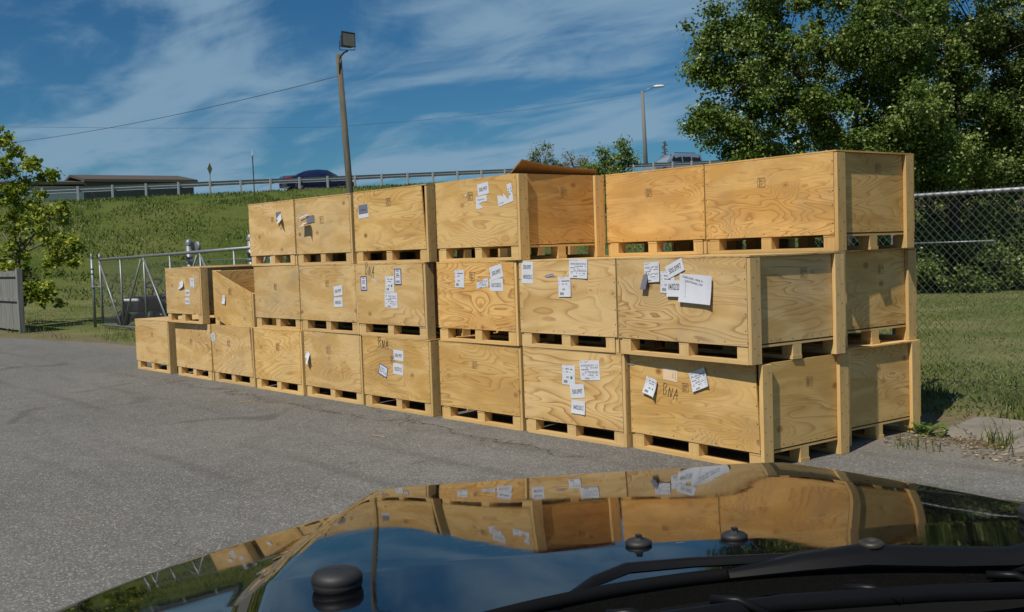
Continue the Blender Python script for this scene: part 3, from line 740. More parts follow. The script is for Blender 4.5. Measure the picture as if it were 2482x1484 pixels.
# concrete gutter slabs at the right
t = NT('old_concrete'); tcn = t.n('ShaderNodeTexCoord'); P_ = tcn.outputs['Object']
c = t.mix(t.mapr(t.noise(P_, 4, 6, .7), .35, .7), (.22, .20, .165), (.13, .118, .098)); c = t.mix(t.mapr(t.noise(P_, 60, 3, .7), .62, .8, 0, .6), c, (.45, .43, .40))
v2 = t.n('ShaderNodeTexVoronoi', feature='DISTANCE_TO_EDGE'); v2.inputs['Scale'].default_value = 1.3
va = t.n('ShaderNodeVectorMath', operation='MULTIPLY_ADD'); t.l(t.noise(P_, 3, 5, .6, 0, 1), va.inputs[0]); va.inputs[1].default_value = (.4, .4, .0); t.l(P_, va.inputs[2]); t.l(va.outputs[0], v2.inputs['Vector'])
c = t.mix(t.mapr(v2.outputs['Distance'], .003, .012, .9, 0), c, (.03, .028, .022))
t.col(c); t.rough(.9); t.bump(t.noise(P_, 30, 5, .7), .5, .01); M_CONC = t.m
def slab(x0, x1, y0, y1, z1, tilt, label):
    n = 14; v, f = [], []
    for q in range(n+1):
        for r in range(7):
            fx, fy = q/n, r/6; ex = .05*mnoise.noise(Vector((fx*4+x0, fy*3, 2)))
            e = min(fx, 1-fx)*(x1-x0); e2 = fy*(y1-y0); rr = .05
            drop = max(0, 1-e/rr)**2*.04 + max(0, 1-e2/.12)**2*.075
            v.append((x0+(x1-x0)*fx + (ex if q in (0, n) else 0), y0+(y1-y0)*fy + (ex if r == 0 else 0), z1 + tilt*(fy-.5) - drop + .006*mnoise.noise(Vector((fx*9, fy*5, x0)))))
    for q in range(n):
        for r in range(6): f.append((q*7+r, (q+1)*7+r, (q+1)*7+r+1, q*7+r+1))
    b = len(v); per = [q*7 for q in range(n+1)] + [n*7+r for r in range(1, 7)] + [q*7+6 for q in range(n-1, -1, -1)] + [r for r in range(5, 0, -1)]
    for k in per: v.append((v[k][0], v[k][1], -.03))
    for k in range(len(per)): k2 = (k+1) % len(per); f.append((per[k], b+k, b+k2, per[k2]))
    o = mesh_obj('concrete_slab', v, f, M_CONC); autosmooth(o, 60)
    tag(o, label, 'curb', 'broken concrete curb slabs beside the yard')
slab(-4.12, -3.55, 8.0, 8.62, .07, .03, 'smaller sunken piece of broken concrete curb next to the rear crate')
slab(-3.44, -1.2, 7.70, 8.72, .115, .03, 'larger cracked concrete curb slab at the right edge of the photo')
slab(-1.15, 1.6, 7.72, 8.72, .11, .03, 'concrete curb slab beyond the cracked one, past the photo edge')

# ------------------------------------------------------------------ grass, litter
def leaf_mat(name, c1_, c2_, trans=.35, rough=.5):
    t = NT(name); tcn = t.n('ShaderNodeTexCoord'); nz = t.noise(tcn.outputs['Object'], 1.7, 3, .6); nf = t.noise(tcn.outputs['Object'], 23, 1, .5)
    c = t.mix(t.mapr(t.math('ADD', t.math('MULTIPLY', nz, .5), t.math('MULTIPLY', nf, .5)), .38, .62), c1_, c2_)
    t.col(c); t.rough(rough); t.b.inputs['Specular IOR Level'].default_value = .35
    tr = t.n('ShaderNodeBsdfTranslucent'); t.l(t.mix(.0, c, c), tr.inputs[0]); mx_ = t.n('ShaderNodeMixShader'); mx_.inputs[0].default_value = trans
    t.l(t.b.outputs[0], mx_.inputs[1]); t.l(tr.outputs[0], mx_.inputs[2]); t.l(mx_.outputs[0], t.out.inputs[0]); return t.m
M_GR = [leaf_mat('grass_blade', (.065, .11, .014), (.125, .17, .03), .25), leaf_mat('grass_blade_yellow', (.12, .14, .035), (.16, .17, .05), .25), leaf_mat('grass_blade_dark', (.025, .055, .008), (.05, .085, .014), .2)]
def blades(name, pts, hgt, wid, lean=.35, w=(.55, .27, .18)):
    n = len(pts); ang = rng.uniform(0, 2*np.pi, n); h = hgt*rng.uniform(.5, 1.35, n); ln = rng.uniform(0, lean, n)*h; la = rng.uniform(0, 2*np.pi, n)
    dx, dy = np.cos(ang)*wid/2, np.sin(ang)*wid/2
    b = np.array(pts); tip = b + np.stack([np.cos(la)*ln, np.sin(la)*ln, h], 1); midp = b + np.stack([np.cos(la)*ln*.3, np.sin(la)*ln*.3, h*.55], 1)
    A = b.copy(); A[:, 0] -= dx; A[:, 1] -= dy; B = b.copy(); B[:, 0] += dx; B[:, 1] += dy
    C_ = midp.copy(); C_[:, 0] += dx*.8; C_[:, 1] += dy*.8; D_ = midp.copy(); D_[:, 0] -= dx*.8; D_[:, 1] -= dy*.8
    V = np.stack([A, B, C_, D_, tip], 1).reshape(-1, 3); k = np.arange(n)*5
    F = np.concatenate([np.stack([k, k+1, k+2], 1), np.stack([k, k+2, k+3], 1), np.stack([k+3, k+2, k+4], 1)])
    mi = rng.choice(3, n, p=w); mi = np.concatenate([mi]*3)
    return np_mesh(name, V, F, M_GR, midx=mi)
def scatter(n, x0, x1, y0, y1, keep=None):
    x = rng.uniform(x0, x1, n); y = rng.uniform(y0, y1, n)
    if keep is not None: k = keep(x, y); x, y = x[k], y[k]
    z = terr(x, y); return np.stack([x, y, z-.02], 1)
def clump(x, y, f=.6, th=0.): 
    return np.array([mnoise.noise(Vector((a*f, b*f, 3.3))) > th for a, b in zip(x, y)])
# embankment
n = 150000; tt = rng.uniform(-28, 78, n); ss = rng.uniform(-.6, 25, n)
x = RP[0]+RU[0]*tt+RN[0]*ss; y = RP[1]+RU[1]*tt+RN[1]*ss
pt = np.stack([x, y, terr(x, y)-.05], 1)
tag(blades('tall_grass', pt[clump(pt[:, 0], pt[:, 1], .45, -.22) | (ss < 1.5)], .17, .055, 1.1), 'rough tall grass covering the highway embankment', 'grass', kind='stuff')
# lawns
P1 = scatter(60000, -16, 0.5, 9.1, 29); P2 = scatter(30000, -44, -20, 9.4, 24)
P3 = scatter(16000, -6, 1, 8.8, 12)
tag(blades('lawn_grass', np.concatenate([P1, P2, P3]), .05, .016, 1.3), 'mown lawn behind the chain link fence and gate', 'grass', kind='stuff')
P4 = scatter(5000, -6, 1.5, 8.72, 9.5, lambda x, y: clump(x, y, 1.6, -.05)); P5 = scatter(2600, -35, -19, 7.4, 9.6, lambda x, y: clump(x, y, .8, .05))
P6 = scatter(700, -4.3, 0, 7.3, 7.75, lambda x, y: clump(x, y, 2., .12)); P7 = scatter(300, -3.8, -3.3, 7.6, 8.7, lambda x, y: clump(x, y, 4., .1))
tag(blades('weed_grass', np.concatenate([P4, P5, P6, P7]), .14, .011, .8, (.4, .35, .25)), 'weedy grass tufts along the fence foot and curb joints', 'grass', kind='stuff')
# dead leaves and twigs by the curb
M_DL = [plain('dead_leaf', (.19, .125, .065), .8), plain('dead_leaf_dark', (.09, .06, .035), .8), plain('straw', (.42, .32, .17), .8)]
def flakes(pts, s0, s1):
    n = len(pts); V, F, mi = [], [], []
    for p in pts:
        a = random.uniform(0, 6.3); l = random.uniform(s0, s1); w = l*random.uniform(.12, .6); tl = random.uniform(-.5, .5)
        c_, s_ = math.cos(a), math.sin(a); b = len(V)
        for (q, r) in ((-l/2, 0), (0, -w/2), (l/2, 0), (0, w/2)): V.append((p[0]+c_*q-s_*r, p[1]+s_*q+c_*r, .008 + p[2] + abs(q)*abs(tl) + random.uniform(0, .008)))
        F.append((b, b+1, b+2, b+3)); mi.append(random.choice((0, 0, 1, 2)))
    return np_mesh('leaf_litter', np.array(V), np.array(F), M_DL, midx=mi)
lp = [(random.uniform(-4.35, -3.2), random.gauss(7.85, .22), .0) for _ in range(650)] + [(random.uniform(-4.3, 1), random.uniform(8.6, 9.0), .0) for _ in range(700)] + [(random.uniform(-3.6, 0), random.gauss(7.38 , .07), 0) for _ in range(300)]
tag(flakes(lp, .015, .055), 'dead leaves and twigs gathered along the broken curb', 'leaf litter', kind='stuff')
for k, (sx_, sy_, l, a, lab) in enumerate(((916, 1057, .20, .1, 'pale straw stalk on the asphalt below the blue stickered crate'), (1013, 1081, .10, -.3, 'short straw scrap on the asphalt, nearest the car hood'), (595, 973, .13, .9, 'thin straw scrap on the asphalt below the second crates from the left'))):
    d = ray(sx_, sy_); q = d*(-(CAMZ-.012)/d[2]); mb = MB()
    mb.tube([(q[0]-l/2*math.cos(a), q[1]-l/2*math.sin(a), .009), (q[0], q[1]+.012, .012), (q[0]+l/2*math.cos(a), q[1]+l/2*math.sin(a), .009)], .004, 5)
    tag(mb.build('straw_piece', M_DL[2]), lab, 'straw', 'straw scraps on the asphalt')
# small leafy weed at the rear crate's foot
mb = MB()
for k in range(70):
    a = random.uniform(0, 6.3); r = random.uniform(.01, .13); hz = random.uniform(.02, .10); c0 = Vector((-4.20 + r*math.cos(a)*1.5, 8.0 + r*math.sin(a), hz)); s = random.uniform(.02, .035)
    d = Vector((math.cos(a), math.sin(a), random.uniform(-.3, .5))).normalized()*s; e = d.cross(Vector((0, 0, 1))).normalized()*s*.7
    mb.face([c0-d, c0+e, c0+d, c0-e], 0); 
    if k % 4 == 0: mb.tube([(-4.2, 8.0, 0), (c0 - d)], .003, 4)
tag(mb.build('broadleaf_weed', leaf_mat('weed_leaf', (.10, .19, .03), (.16, .26, .05))), 'low green broadleaf weed at the foot of the rear crate post', 'weed')

# ------------------------------------------------------------------ chain link fence and gate
M_GALV = plain('galvanised_steel', (.25, .27, .285), .5, .55, var=.1, scale=9)
M_WIRE = plain('galvanised_wire', (.15, .17, .175), .5, .35)
def chain_mesh(x0, x1, z0, z1, y, pitch, rad, parent, name='chain_mesh', x_skip=None):
    Vs, Fs = [], []
    def seg(p, q):
        p, q = np.array(p), np.array(q); d = q-p; d /= np.linalg.norm(d); a_ = np.cross(d, (0, 1, 0)); a_ /= np.linalg.norm(a_); b_ = np.array((0, 1, 0))
        b0 = len(Vs)
        for e in (p, q):
            for k in range(3): Vs.append(e + rad*(math.cos(k*2.094)*a_ + math.sin(k*2.094)*b_))
        for k in range(3): Fs.append((b0+k, b0+(k+1) % 3, b0+3+(k+1) % 3, b0+3+k))
    hgt = z1-z0; k = pitch/2*1.0; slope_ = 1.0
    cells = int(math.ceil((x1-x0)/pitch))
    span = hgt/ (1.05)
    q = x0 - span
    while q < x1 + span:
        for sg in (1, -1):
            # zigzag wire approximated by long straight runs, alternately in front and behind
            xa, za, xb, zb = (q, z0, q+span, z1) if sg > 0 else (q+span, z0, q, z1)
            # clip
            pa, pb = np.array([xa, za]), np.array([xb, zb]); t0, t1 = 0., 1.; dxx = xb-xa
            ta, tb = sorted(((x0-xa)/dxx, (x1-xa)/dxx)); t0, t1 = max(t0, ta), min(t1, tb)
            if t1 > t0: 
                A_ = pa + (pb-pa)*t0; B_ = pa + (pb-pa)*t1; yo = rad*sg
                seg((A_[0], y+yo, A_[1]), (B_[0], y+yo, B_[1]))
        q += pitch
    return np_mesh(name, np.array(Vs), np.array(Fs), M_WIRE, parent)
FY = 9.0
fence = empty('chain_link_fence', (-4, FY, 0), 0, 'galvanised chain link fence behind the right end of the crates', 'fence')
def loc(parent, o):       # geometry given in world coordinates
    o.parent = parent; o.matrix_parent_inverse = Matrix.Translation(parent.location).inverted() if not parent.rotation_euler.z else parent.matrix_basis.inverted(); return o
o = chain_mesh(-17.0, 3.5, .04, 2.0, FY, .076, .0017, None); loc(fence, o)
mb = MB(); mb.tube([(-17.0, FY+.03, 1.965), (3.5, FY+.03, 1.965)], .021, 10); loc(fence, mb.build('top_rail', M_GALV, None, True))
for xx in (-17, -13.95, -10.9, -7.85, -5.05, .3, 3.5):
    mb = MB(); mb.tube([(xx, FY+.055, 0), (xx, FY+.055, 2.03)], .028, 10); mb.lathe((xx, FY+.055, 2.03), [(.032, -.02), (.032, .01), (.02, .03), (.001, .035)], 10); loc(fence, mb.build('fence_post', M_GALV, None, True))
mb = MB(); mb.tube([(-5.05, FY+.03, 1.535), (-4.1, FY+.03, 1.54)], .008, 8); loc(fence, mb.build('brace_rod', M_GALV, None, True))
GY = 9.3
gate = empty('sliding_gate', (-26.2, GY, 0), 0, 'long galvanised chain link sliding gate with V braces left of the crates', 'gate')
def gz(x): return 1.70 + .0135*(x+26.2)
mb = MB(); mb.tube([(-26.2, GY, 1.70), (-17.3, GY, gz(-17.3))], .034, 10); loc(gate, mb.build('top_rail', M_GALV, None, True))
mb = MB(); mb.tube([(-26.2, GY, .10), (-17.3, GY, .10)], .03, 10); loc(gate, mb.build('bottom_rail', M_GALV, None, True))
for xx in (-26.2, -24.85, -23.43, -21.98, -20.46, -18.94, -17.4):
    mb = MB(); mb.tube([(xx, GY, .1), (xx, GY, gz(xx)-.01)], .024 if xx > -26 else .03, 8); loc(gate, mb.build('upright', M_GALV, None, True))
for (xa, za, xb, zb) in ((-26.12, 1.62, -24.95, .14), (-23.52, 1.66, -24.75, .14), (-23.35, 1.66, -22.05, .14), (-20.55, 1.7, -21.9, .14), (-20.38, 1.7, -19.02, .14), (-17.5, 1.74, -18.86, .14)):
    mb = MB(); mb.tube([(xa, GY-.03, za), (xb, GY-.03, zb)], .023, 8); loc(gate, mb.build('diagonal_brace', M_GALV, None, True))
mb = MB(); mb.tube([(-26.2, GY, 1.70), (-26.2, GY, 1.82)], .03, 8); mb.lathe((-26.2, GY, 1.82), [(.034, 0), (.02, .03), (.001, .035)], 8); loc(gate, mb.build('end_cap', M_GALV, None, True))
mb = MB(); mb.tube([(-26.2, GY-.01, 1.63), (-17.3, GY-.01, 1.6)], .006, 6); loc(gate, mb.build('tension_wire', M_WIRE, None, True))
o = chain_mesh(-26.2, -17.3, .1, 1.62, GY+.03, .085, .0022, None); loc(gate, o)
def big_post(x, y, h, r, label):
    mb = MB(); mb.tube([(0, 0, 0), (0, 0, h)], r, 14); mb.lathe((0, 0, h), [(r*1.12, -.05), (r*1.12, 0), (r*.95, .04), (r*.5, .075), (.001, .085)], 14)
    for zz_ in (h-.30, h-.42): mb.lathe((0, 0, zz_), [(r, -.025), (r*1.2, -.02), (r*1.2, .02), (r, .025)], 14)
    o = mb.build('steel_post', M_GALV, None, True); o.location = (x, y, 0); tag(o, label, 'post', 'gate posts')
big_post(-26.75, 9.3, 1.78, .036, 'thin latch post left of the sliding gate')
big_post(-21.35, 9.46, 1.98, .065, 'thick capped gate post nearer the middle of the gate, with rollers beside it')
big_post(-18.55, 9.46, 2.0, .065, 'thick capped gate post partly hidden by the top left crate')
mb = MB(); mb.tube([(-26.75, 9.3, 1.02), (-26.2, 9.3, 1.03)], .018, 8); mb.lathe((-26.75, 9.3, 1.0), [(.04, -.02), (.05, 0), (.05, .04), (.04, .06)], 10)
tag(mb.build('gate_latch', M_GALV, None, True), 'fork latch joining the thin post to the gate end', 'latch')
rl = empty('gate_roller', (-20.95, 9.40, 1.80), 0, 'pair of dark roller wheels riding on the gate top rail', 'roller')
M_RUB = plain('black_rubber', (.02, .02, .021), .6, var=.3)
for dx_ in (0, .16):
    mb = MB(); mb.lathe((dx_, 0, .09), [(.001, -.03), (.09, -.03), (.11, -.02), (.11, .02), (.09, .03), (.001, .03)], 16, M=Matrix.Rotation(R(90), 4, 'X')); mb.build('wheel', M_RUB if dx_ == 0 else M_GALV, rl, True)
mb = MB(); mb.box(-.05, .20, .035, .05, -.05, .14); mb.build('bracket', M_GALV, rl)

# weathered board gate at the far left
t = NT('weathered_boards'); tcn = t.n('ShaderNodeTexCoord'); mp_ = t.n('ShaderNodeMapping'); t.l(tcn.outputs['Object'], mp_.inputs[0]); mp_.inputs['Scale'].default_value = (22, 22, 1.2)
nz_ = t.noise(mp_.outputs[0], 1.3, 6, .7, .3); c = t.mix(t.mapr(nz_, .3, .7), (.24, .25, .235), (.11, .115, .10)); c = t.mix(t.mapr(t.noise(mp_.outputs[0], .6, 4, .7), .55, .68), c, (.05, .05, .045)); t.col(c); t.rough(.9); t.bump(nz_, .4, .004); M_GREYW = t.m
bg_ = empty('board_gate', (-26.8, 7.6, 0), 0, 'weathered grey board fence panel at the far left edge', 'fence')
for k in range(26):
    xx = -.12 - (k+1)*.155; mb = MB(); mb.box(xx+.004, xx+.151, .0, .02, .06+random.uniform(-.01, .01), 1.50+random.uniform(-.02, .02), vert=True); mb.build('board', M_GREYW, bg_)
for zz_ in (1.36, .76): mb = MB(); mb.box(-4.2, -.12, -.045, -.002, zz_, zz_+.09); mb.build('rail', M_GREYW, bg_)
mb = MB(); mb.box(-.12, .0, -.06, .06, 0, 1.56, vert=True); mb.build('post', M_GREYW, bg_)

# ------------------------------------------------------------------ guardrail and things on the highway
def rp(t, s, dz=0.): p = RP + RU*t + RN*s; return Vector((p[0], p[1], float(road_z(t)) + dz))
M_RAIL = plain('rail_steel', (.48, .50, .51), .5, .4)
gr = empty('guardrail', rp(0, 0), 0, 'steel W beam guardrail along the top of the embankment', 'guardrail')
def rl_z(t): return .62 + .0*t
prof = [(0, .0), (.035, .02), (.08, .045), (.08, .10), (.035, .125), (.0, .155), (.035, .185), (.08, .21), (.08, .265), (.035, .29), (0, .31)]
v, f = [], []
tss = np.arange(-24, 100, 3.81)
for q in tss:
    for (o_, z_) in prof: p = rp(q, -.10 - o_, .52 + z_); v.append(p)
for a_ in range(len(tss)-1):
    for b_ in range(len(prof)-1):
        k = a_*len(prof)+b_; f.append((k, k+len(prof), k+len(prof)+1, k+1))
o = mesh_obj('rail_beam', v, f, M_RAIL, None, True); loc(gr, o)
for k in range(len(tss)*2-2):
    tt = -24 + k*1.905; p = rp(tt, 0)
    mb = MB(); Mx = Matrix.Translation(p) @ Matrix.Rotation(math.atan2(RU[1], RU[0]), 4, 'Z')
    mb.box(-.05, .05, -.08, .08, -.3, .86, M=Mx); loc(gr, mb.build('rail_post', M_RAIL))

# floodlight pole
M_POLE = NT('weathered_pole'); t = M_POLE; tcn = t.n('ShaderNodeTexCoord'); mp_ = t.n('ShaderNodeMapping'); t.l(tcn.outputs['Object'], mp_.inputs[0]); mp_.inputs['Scale'].default_value = (20, 20, .9)
nz_ = t.noise(mp_.outputs[0], 1.2, 6, .7); t.col(t.mix(t.mapr(nz_, .32, .7), (.125, .115, .085), (.05, .045, .033))); t.rough(.9); t.bump(nz_, .5, .01); M_POLE = t.m
pole = empty('floodlight_pole', (-25.5, 16.3, 0), 0, 'leaning weathered wooden pole with a box floodlight on top', 'light pole')
mb = MB(); mb.tube([(0, 0, 0), (-.27, -.005, 3.6), (-.53, -.02, 7.32)], [.105, .095, .082], 14); mb.build('pole', M_POLE, pole, True)
M_DKM = plain('dark_bronze_metal', (.055, .05, .042), .5, .4, bump=.1)
mb = MB(); mb.tube([(-.44, -.06, 6.75), (-.43, -.07, 7.05), (-.40, -.06, 7.22), (-.28, 0, 7.34), (-.16, .05, 7.37)], .024, 8); mb.build('mast_arm', M_DKM, pole, True)
top = Vector((-.17, .05, 7.36))
yy = math.atan2(MR[0][1], MR[0][0])     # the lamp faces about across the view
MX = Matrix.Translation(top) @ Matrix.Rotation(yy + R(8), 4, 'Z')
mb = MB(); 
for q in ((-.21, -.21), (.21, .21)): mb.box(min(q)-.012*(q[0] < 0), min(q)+.012, -.015, .015, .04, .30, M=MX)
mb.box(-.22, .22, -.015, .015, .03, .05, M=MX); mb.build('yoke', M_DKM, pole)
fl = MB(); HX = MX @ Matrix.Translation((0, 0, .30)) @ Matrix.Rotation(R(-12), 4, 'X') @ Matrix.Rotation(R(22), 4, 'Z')
P = [(-.19, -.10, -.20), (.19, -.10, -.20), (.19, -.10, .20), (-.19, -.10, .20), (-.14, .16, -.14), (.14, .16, -.14), (.14, .16, .15), (-.14, .16, .15)]
P = [HX @ Vector(p) for p in P]
for q in ((0, 1, 2, 3), (4, 7, 6, 5), (0, 4, 5, 1), (1, 5, 6, 2), (2, 6, 7, 3), (3, 7, 4, 0)): fl.face([P[k] for k in q], 0)
fl.box(-.205, .205, -.125, -.10, -.215, -.195, M=HX); fl.box(-.205, .205, -.125, -.10, .195, .215, M=HX); fl.box(-.205, -.185, -.125, -.10, -.195, .195, M=HX); fl.box(.185, .205, -.125, -.10, -.195, .195, M=HX)
fl.tube([HX @ Vector((0, 0, .2)), HX @ Vector((0, 0, .27))], .02, 8)
hd = fl.build('lamp_housing', M_DKM, pole)
mb = MB(); mb.box(-.183, .183, -.108, -.102, -.193, .193, M=HX); mb.build('lamp_lens', plain('lamp_glass', (.10, .105, .09), .15), hd)
# cables
M_CAB = plain('cable_black', (.07, .075, .08), .6)
def cable(pts, r, name, label, sag=0., n=40):
    mb = MB(); p = [Vector(q) for q in pts]; out = []
    for a_, b_ in zip(p[:-1], p[1:]):
        for k in range(n): out.append(a_.lerp(b_, k/n) - Vector((0, 0, sag*4*(k/n)*(1-k/n))))
    out.append(p[-1])
    mb.tube(out, r, 5); tag(mb.build(name, M_CAB, None, True), label, 'cable')
cable([Vector((-26.0, 16.25, 6.72)), at(60, 342, 46), at(-260, 352, 60)], .010, 'power_cable', 'twisted black cable running left from the floodlight pole', .18)
cable([at(1556, 223, 92), at(1280, 266, 88), at(1010, 293, 84), at(808, 308, 80), at(606, 311, 78), at(337, 311, 75), at(-60, 307, 72)], .010, 'power_cable', 'faint thin wire strung left from the street lamp behind the road', .0, 6)
# street lamp
b = at(1567, 420, 92); tp = at(1556, 222, 92); sl_ = empty('street_lamp', b, 0, 'slim grey street lamp with a white cobra head beyond the guardrail', 'street lamp')
tp = tp - b; b0 = Vector((0, 0, -1.5))
mb = MB(); mb.tube([b0, tp], [.20, .14], 10); mb.build('pole', plain('grey_pole', (.17, .165, .16), .7), sl_, True)
rgt = Vector((MR[0][0], MR[0][1], 0)).normalized()
mb = MB(); mb.tube([tp + Vector((0, 0, -.1)), tp + rgt*.6 + Vector((0, 0, .22)), tp + rgt*1.15 + Vector((0, 0, .36))], .045, 8); mb.build('lamp_arm', M_GALV, sl_, True)
mb = MB(); c0 = tp + rgt*1.5 + Vector((0, 0, .40))
mb.lathe(c0, [(.001, -.52), (.10, -.45), (.16, -.2), (.17, .1), (.14, .38), (.001, .46)], 12, M=Matrix.Rotation(yy, 4, 'Z') @ Matrix.Rotation(R(90), 4, 'Y') @ Matrix.Scale(.75, 4, (1, 0, 0)))
mb.build('lamp_head', plain('lamp_white', (.75, .76, .78), .4), sl_, True)
# twisted utility pole, signs
c0 = at(1611, 385, 120); mb = MB(); k_ = 120/FD
mb.tube([c0, c0+Vector((-.05, 0, 1.4)), c0 + Vector((.08, 0, 2.0))], [.13, .11, .08], 7)
for (dz, L_, tl) in ((.75, .38, .25), (1.1, .30, -.2), (1.45, .36, .3), (1.75, .22, -.3)):
    mb.tube([c0 + Vector((0, 0, dz)) - rgt*L_ - Vector((0, 0, tl*.4)), c0 + Vector((0, 0, dz)) + rgt*L_ + Vector((0, 0, tl*.4))], .06, 5)
tag(mb.build('utility_pole', plain('old_pole_wood', (.10, .075, .06), .9)), 'short rusty utility pole top with crooked arms above the silver SUV', 'utility pole')
sg = empty('road_sign', at(510, 450, 72), 0, 'yellowish road sign seen edge on behind the guardrail at the left', 'sign')
mb = MB(); mb.tube([(0, 0, -.5), (-.02, 0, 1.55)], .035, 6); mb.build('sign_post', plain('sign_post_green', (.20, .21, .12), .7), sg)
mb = MB(); mb.box(-.30, .30, -.01, .01, -.30, .30, M=Matrix.Translation((0, 0, 1.15)) @ Matrix.Rotation(yy + R(83), 4, 'Z') @ Matrix.Rotation(R(45), 4, 'Y')); mb.build('sign_plate', plain('sign_back', (.40, .36, .16), .5), sg)
sg = empty('marker_post', at(616, 462, 62), 0, 'thin dark marker post with a white tip at the guardrail', 'post')
mb = MB(); mb.tube([(0, 0, -.3), (-.03, 0, 2.05)], .035, 6); mb.build('shaft', plain('post_dark', (.045, .04, .035), .8), sg)
mb = MB(); mb.tube([(-.03, 0, 2.05), (-.035, 0, 2.36)], [.03, .02], 6); mb.build('tip', plain('post_white', (.7, .7, .68), .6), sg)

# building behind the road
bl = empty('low_building', at(310, 470, 92), 0, 'long low building with a dark roof and white wall behind the guardrail', 'building')
def inb(o): return loc(bl, o)
A_ = at(40, 478, 88); B_ = at(470, 470, 96); A_.z = 6.0; B_.z = 6.0
dv = (B_-A_); Lb = dv.length; dv.normalize(); nv = Vector((-dv.y, dv.x, 0)); 
if nv.dot(Vector((-MR[2][0], -MR[2][1], 0))) > 0: nv = -nv       # away from the camera
MX = Matrix((( dv.x, nv.x, 0, A_.x), (dv.y, nv.y, 0, A_.y), (0, 0, 1, 3.5), (0, 0, 0, 1)))
zt = at(310, 452, 92).z - 3.5
za = at(90, 452, 89).z - 3.5; zb2 = at(470, 440, 96).z - 3.5
mb = MB(); mb.box(-6, Lb*.36, 0, 12, 0, za+.02, M=MX); inb(mb.build('wall', plain('white_wall', (.58, .57, .52), .8, var=.06)))
mb = MB(); mb.box(Lb*.36+.01, Lb, .0, 12, 0, zb2+.02, M=MX); inb(mb.build('wall', plain('dark_wall', (.13, .125, .11), .8)))
def slabroof(x0, x1, e0, e1, ridge, name, mat):
    mb = MB(); q = [Vector((x0, -.35, e0)), Vector((x1, -.35, e1)), Vector((x1, 6, e1+ridge)), Vector((x0, 6, e0+ridge)), Vector((x1, 13, e1)), Vector((x0, 13, e0))]
    up = Vector((0, 0, .22))
    for idx in ((0, 1, 2, 3), (3, 2, 4, 5)): mb.face([MX @ (q[k]+up) for k in idx]); mb.face([MX @ q[k] for k in idx[::-1]])
    for (a_, b_) in ((0, 1), (1, 2), (2, 4), (4, 5), (5, 3), (3, 0)): mb.face([MX @ q[a_], MX @ q[b_], MX @ (q[b_]+up), MX @ (q[a_]+up)])
    inb(mb.build(name, mat))
M_RF = plain('dark_roof', (.075, .062, .05), .8)
slabroof(-8, Lb*.36, za, za+.15, .55, 'roof', M_RF); slabroof(Lb*.36+.02, Lb+.3, zb2-.1, zb2-.1, .85, 'roof', M_RF)

# vehicles on the road
def paint(name, col, rough=.25, metal=.4): 
    t = NT(name); t.col(col); t.rough(rough); t.b.inputs['Metallic'].default_value = metal; t.b.inputs['Coat Weight'].default_value = .8; t.b.inputs['Coat Roughness'].default_value = .05; return t.m
M_GLS = NT('dark_car_glass'); M_GLS.col((.012, .014, .016)); M_GLS.rough(.06); M_GLS = M_GLS.m
M_CHR = plain('chrome', (.6, .6, .62), .2, .9)
def vehicle(name, st, pm, loc_, rz, label, wheels, wr, glass_side, glass_ends, lights):
    root = empty(name, loc_, rz, label, 'car')
    v, f = [], []
    for (x, zb, zs, zl, zr, wb, wr_) in st:     # bottom, sill, belt, roof heights; half widths
        ring = [(x, -wb*.94, zb), (x, -wb, zs), (x, -wb*.97, zl), (x, -wr_, zr), (x, -wr_*.6, zr+.03), (x, wr_*.6, zr+.03), (x, wr_, zr), (x, wb*.97, zl), (x, wb, zs), (x, wb*.94, zb)]
        v += ring
    n = 10
    for a_ in range(len(st)-1):
        for k in range(n):
            k2 = (k+1) % n; f.append((a_*n+k, a_*n+k2, (a_+1)*n+k2, (a_+1)*n+k))
    f.append(tuple(range(n))[::-1]); f.append(tuple((len(st)-1)*n+k for k in range(n)))
    body = mesh_obj('body', v, f, pm, root); autosmooth(body, 32)
    for nm, quads in (('window', glass_side),):
        for q in quads:
            for sg_ in (-1, 1):
                mb = MB(); mb.face([(x, sg_*(y+.006), z) for x, y, z in q]); w = mb.build('window', M_GLS, root)
    for nm, q in glass_ends: mb = MB(); mb.face(q); mb.build(nm, M_GLS, root)
    for xw in wheels:
        for sg_ in (-1, 1):
            mb = MB(); mb.lathe((xw, sg_*(st[3][5]-.11), wr), [(wr*.62, -.10), (wr*.9, -.11), (wr, -.07), (wr, .07), (wr*.9, .11), (wr*.62, .10)], 20, M=Matrix.Rotation(R(90), 4, 'X')); w = mb.build('wheel', M_RUB, root, True)
            mb = MB(); mb.lathe((xw, sg_*(st[3][5]-.11), wr), [(.001, sg_*-.07), (wr*.3, sg_*-.09), (wr*.62, sg_*-.08)], 20, M=Matrix.Rotation(R(90), 4, 'X')); mb.build('rim', M_GALV, w)
    for nm, (x0, x1, y0, y1, z0, z1), mt in lights:
        for sg_ in (-1, 1):
            a_, b_ = sorted((sg_*y0, sg_*y1)); mb = MB(); mb.box(x0, x1, a_, b_, z0, z1); mb.build(nm, mt, root)
    return root
M_RED = plain('red_lens', (.55, .02, .02), .2); M_LENS = plain('clear_lens', (.75, .78, .8), .1)
